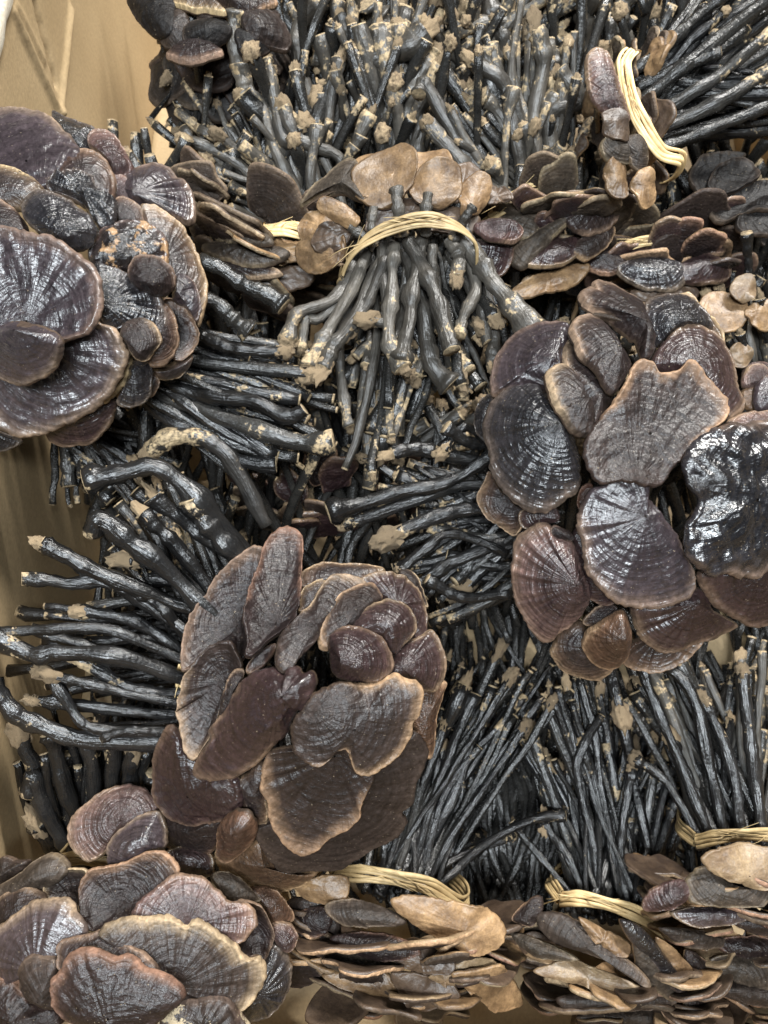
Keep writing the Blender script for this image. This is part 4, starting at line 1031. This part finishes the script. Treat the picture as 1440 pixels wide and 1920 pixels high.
b = Bundle(750, 1650, .520, 2, 'bottom middle layered brown caps, one big tan cap at the right, black stems up'); b.front = 0.040
side_caps(b, 750, 1700, .515, (-.02, -.85, .02), .066, .048, 44, ['greybrown', 'umber', 'umber', 'brown'], UU, (.028, .045))
for dz, m, f, o, t in ((20, 'under', '870,1740', '733,1696 760,1679 830,1683 902,1698 942,1728 948,1760 922,1787 880,1787 820,1762 768,1731', (0, .1)), (14, 'under', '890,1850', '848,1832 900,1813 942,1808 977,1860 972,1882 922,1887 900,1872', (.2, -.1)), (12, 'under', '700,1845', '603,1826 660,1818 722,1823 764,1872 720,1872 660,1852', (0, .1)),
                       (17, 'underdark', '790,1855', '733,1826 815,1826 862,1860 812,1892 770,1892', (0, .2)), (8, 'under', '610,1665', '555,1665 600,1640 652,1648 645,1692 580,1692', (0, .1)), (16, 'greybrown', '680,1720', '608,1700 650,1685 720,1700 760,1730 700,1740 640,1735', (0, .6)), (15, 'brown', '700,1780', '620,1760 680,1745 760,1760 790,1790 700,1800', (0, .5)),
                       (18, 'underdark', '790,1800', '720,1785 790,1775 850,1800 840,1825 770,1820', (0, .4)), (13, 'greybrown', '660,1815', '600,1800 660,1780 720,1795 740,1815 660,1828', (0, .6)), (13, 'underpale', '830,1835', '800,1830 850,1800 900,1790 930,1810 860,1850', (.2, .3)), (9, 'brown', '590,1720', '548,1725 580,1700 620,1705 615,1750 570,1755', (-.2, .3))):
    cap(b, dz, m, 'P ' + f, 'P ' + o, bulge=3, wr=.3, under='under', tilt=t)
cap(b, 2, 'umber', 'P 575,1750', 'P 530,1700 575,1680 620,1700 640,1760 600,1800 550,1780', bulge=3)  # this and the next: dark caps added in place of floor shade
cap(b, -4, 'umber', 'P 545,1800', 'P 505,1740 560,1720 600,1760 610,1820 560,1850 510,1820', bulge=3)
fan(b, (760, 1650), .530, (75, 20), [(880, 1420, 110, 120), (800, 1450, 70, 110), (940, 1310, 100, 70)], (.545, .580), 90, 9.5, ['black', 'dark', 'black'], .9, .08)
for s in ('800,1660,0 850,1560,11 930,1440,20 985,1360,25|9', '820,1665,0 900,1590,14 990,1540,20 1060,1530,22|9', '770,1650,0 800,1540,14 840,1420,22 890,1300,31|11', '740,1640,6 745,1560,14 760,1480,20|8', '720,1640,6 725,1540,14 740,1450,20|8', '790,1660,3 830,1500,17 900,1400,22|10'):
    p_, r_ = s.split('|'); pstem(b, p_, float(r_) * .85, 'black', .52, .6)
tie(b, '630,1634,4 680,1636,-4 740,1645,-8 805,1664,-8 868,1698,2', .508, 31, .05)

b = Bundle(1150, 1700, .525, 2, 'slanting grey-brown caps layered like a pine cone at the bottom, right of centre'); b.front = 0.040
side_caps(b, 1160, 1745, .525, (.02, -.85, .08), .064, .048, 40, ['greybrown', 'umber', 'pale'], UU, (.030, .048), .4)
for dz, m, f, o, t in ((20, 'greybrown', '1100,1770', '1008,1711 1060,1714 1140,1768 1212,1830 1215,1852 1140,1802 1050,1772 1012,1742', (-.2, .3)), (22, 'under', '1130,1760', '1083,1720 1120,1736 1182,1770 1170,1792 1120,1772', (0, .2)), (22, 'greybrown', '1220,1810', '1186,1760 1222,1796 1264,1860 1250,1874 1198,1822', (.3, .1)),
                       (25, 'black', '1220,1780', '1163,1725 1200,1738 1252,1798 1284,1850 1262,1858 1218,1802 1180,1762', (.4, .2)), (23, 'under', '1265,1800', '1228,1755 1262,1778 1298,1820 1292,1842 1264,1832 1238,1792', (.3, .1)), (18, 'underpale', '1100,1830', '998,1820 1060,1798 1102,1808 1202,1850 1160,1862 1060,1842', (0, .5)),
                       (17, 'greybrown', '1150,1875', '1043,1870 1120,1858 1200,1853 1272,1870 1240,1892 1120,1897 1060,1892', (0, .6)), (16, 'greybrown', '1170,1905', '1078,1905 1170,1888 1262,1898 1268,1925 1140,1930', (0, .6)), (15, 'pale', '1295,1890', '1268,1910 1288,1870 1322,1858 1312,1890 1285,1925', (.5, 0)),
                       (15, 'greybrown', '1010,1775', '955,1748 1000,1756 1072,1788 1082,1802 1000,1792', (-.2, .4)), (13, 'greybrown', '1300,1755', '1235,1740 1300,1743 1358,1760 1350,1777 1290,1777', (.2, .5)), (13, 'brown', '1305,1810', '1285,1780 1320,1798 1325,1832 1290,1832', (.3, .1)), (11, 'brown', '985,1720', '960,1720 1000,1680 1020,1690 1000,1735', (-.2, .2))):
    cap(b, dz, m, 'P ' + f, 'P ' + o, bulge=3, wr=.3, under='under', tilt=t)
fan(b, (1150, 1690), .535, (85, 20), [(1130, 1430, 150, 120), (1050, 1340, 100, 80), (1230, 1460, 70, 90)], (.552, .585), 90, 9.5, ['black', 'dark', 'black'], .9, .08)
for s in ('1100,1690,0 1060,1600,11 1030,1560,17 1020,1540,20|10', '1130,1690,0 1110,1560,14 1080,1430,22 1130,1340,28|10', '1160,1695,0 1165,1560,14 1185,1440,20|10', '1200,1700,0 1235,1590,11 1270,1500,20|9', '1080,1690,0 1000,1590,14 960,1540,17|8'):
    p_, r_ = s.split('|'); pstem(b, p_, float(r_) * .85, 'black', .525, .7)
tie(b, '1052,1684,4 1085,1682,-4 1140,1694,-8 1200,1718,-8 1255,1752,2', .512, 28, .05)

b = Bundle(1390, 1575, .505, 2, 'stiff stems at the lower right edge over a flat raffia tie and broad pale cap'); b.front = 0.036
side_caps(b, 1390, 1620, .505, (-.03, -.85, .05), .058, .040, 28, ['greybrown', 'purple', 'greybrown', 'brown'], ['under', 'underdark', 'underpale'], (.028, .045))
for dz, m, f, o, t in ((20, 'underpale', '1400,1640', '1312,1601 1360,1583 1440,1586 1500,1610 1490,1660 1440,1668 1380,1657 1328,1632', (0, .2)), (16, 'pink', '1260,1680', '1203,1692 1228,1660 1280,1648 1294,1680 1262,1702 1214,1708', (-.2, .2)), (17, 'greybrown', '1350,1670', '1285,1650 1320,1625 1380,1660 1440,1668 1430,1700 1340,1700 1290,1690', (0, .5)),
                       (15, 'purple', '1330,1710', '1255,1710 1310,1700 1380,1705 1400,1725 1330,1740 1290,1735', (0, .5)), (14, 'pale', '1420,1730', '1372,1725 1440,1715 1500,1730 1480,1760 1410,1750', (0, .5))):
    cap(b, dz, m, 'P ' + f, 'P ' + o, bulge=3, wr=.3, under='under', tilt=t)
fan(b, (1375, 1575), .520, (75, 18), [(1330, 1370, 110, 110), (1410, 1340, 60, 110), (1240, 1290, 70, 70)], (.535, .572), 74, 10.5, ['black', 'dark', 'grey'], .6, .08)
for s in ('1330,1570,0 1280,1440,11 1215,1300,22 1205,1225,25|12', '1360,1570,0 1330,1440,14 1300,1300,22 1240,1240,28|13', '1390,1570,0 1370,1430,14 1320,1310,22|13', '1430,1570,0 1410,1420,14 1390,1260,22|14', '1310,1570,0 1250,1470,11 1190,1420,17|9', '1345,1570,0 1300,1480,14 1255,1380,20|11'):
    p_, r_ = s.split('|'); pstem(b, p_, float(r_) * .85, 'black', .505, .8)
tie(b, '1305,1576,4 1340,1568,-4 1390,1564,-8 1450,1568,-4 1480,1575,2', .492, 26, .05)

b = Bundle(1400, 1830, .530, 2, 'dark greyish caps in the lower right corner below the broad pale cap'); b.front = 0.036
side_caps(b, 1400, 1800, .535, (0, -.85, .1), .055, .05, 28, ['greybrown', 'brown', 'brown'], ['underdark', 'underdark', 'under'], (.030, .046))
for dz, m, f, o, t in ((16, 'greybrown', '1380,1815', '1328,1800 1380,1788 1460,1808 1470,1860 1380,1842', (0, .4)), (18, 'greybrown', '1400,1860', '1335,1850 1400,1840 1480,1860 1480,1890 1400,1885', (0, .5)), (13, 'brown', '1400,1780', '1340,1765 1400,1755 1470,1770 1460,1795 1380,1795', (0, .5))):
    cap(b, dz, m, 'P ' + f, 'P ' + o, bulge=3, wr=.3, under='underdark', tilt=t)

b = Bundle(1400, 600, .530, 2, 'small tan undersides and one upright cut stem at the right edge')
for dz, m, f, o, t in ((6, 'under', '1350,590', '1308,585 1320,555 1355,545 1395,560 1400,600 1370,625 1330,620', (0, .2)), (12, 'underpale', '1395,550', '1368,545 1380,520 1405,516 1420,540 1410,562 1385,566', (0, 0)), (8, 'underpale', '1390,665', '1365,665 1375,645 1400,643 1412,668 1395,690 1372,685', (0, 0)),
                       (9, 'under', '1415,590', '1395,590 1410,570 1450,565 1460,610 1420,620', (.1, .1)), (4, 'pink', '1420,690', '1390,700 1410,680 1450,685 1460,730 1400,735', (0, 0))):
    cap(b, dz, m, 'P ' + f, 'P ' + o, bulge=2, wr=.1, under='maroon' if False else 'underdark', tilt=t)
for s in ('1392,620,10 1400,540,0 1402,480,-8 1400,435,-14|9', '1380,560,6 1385,540,0 1395,550,-2|8', '1410,700,8 1395,650,0 1388,625,-4|8', '1440,640,8 1430,590,0 1425,560,-4|9'):
    p_, r_ = s.split('|'); pstem(b, p_, float(r_), 'black', .525, .7, lumpk=1.0)
fan(b, (1420, 700), .56, (40, 60), [(1360, 580, 60, 60), (1420, 560, 40, 60)], (.535, .55), 16, 9, ['dark', 'grey'], .8)

# ------------------------------------------------------------------ the tangle deep in the gaps, reaching down to the floor of the box
random.seed(5)
acc = Acc(); n_st = 0
tips = Acc()
lump_src = [[v.co.copy() for v in m.vertices] for m in LUMPS]
lump_fc = [[tuple(p.vertices) for p in m.polygons] for m in LUMPS]
while n_st < 1960:
    px, py = random.uniform(40, 1540), random.uniform(-60, 1720)
    if 1640 < n_st < 1720: px, py = random.uniform(110, 330), random.uniform(800, 1010)
    if n_st > 1720: px, py = random.uniform(770, 1030), random.uniform(1600, 1780)
    d = random.uniform(.585, .65) if py < 900 else random.uniform(.545, .60) if py < 1220 else random.uniform(.580, .61)
    if n_st % 2: d += .035
    d = min(d, floor_depth(py) - .008)
    if XL + .02 > (px - 720) / F_PX * d or (py < 420 and px < 262): continue
    L = random.uniform(.06, .12)
    low = py > 1180
    dr = cv(random.uniform(-.45, .45), random.uniform(.5, 1), random.uniform(-.5, -.25) if low else random.uniform(.0, .6)).normalized()
    p = U(px, py, d)
    q = p + dr * L
    if q.x < XL + .012 or (py < 520 and q.y > .22 and (q.x < -.150 or p.x < -.150)): continue
    p = Vector((p.x, p.y, max(p.z, .006)))
    q.z = max(q.z, .008)
    mid = (p + q) / 2 + Vector([random.uniform(-.012, .012) for _ in range(3)])
    mid.z = max(mid.z, .006)
    C = open_curve([p, mid, q], 9)
    rr = random.uniform(.0016, .0027) if low else random.uniform(.002, .0036)
    tube(acc, C, [rr * (1 + .3 * i / 9) for i in range(10)], 6, n_st)
    if random.random() < (.22 if low else .4):
        k = random.randrange(len(LUMPS)); s = rr * random.uniform(1.0, 1.9); b0 = len(tips.v)
        tips.v += [q + v * s for v in lump_src[k]]; tips.f += [tuple(i + b0 for i in f) for f in lump_fc[k]]
    n_st += 1
heap = thing('stem_tangle', Vector((0, .3, .02)), 'dark tangle of loose stems in the gaps under all the bundles', 'stems')
heap['kind'] = 'stuff'
o = acc.build('stem_mass', [STEM['dark']], heap, heap.location); o['kind'] = 'stuff'
o = tips.build('root_crumbs', [ROOT], heap, heap.location); o['kind'] = 'stuff'
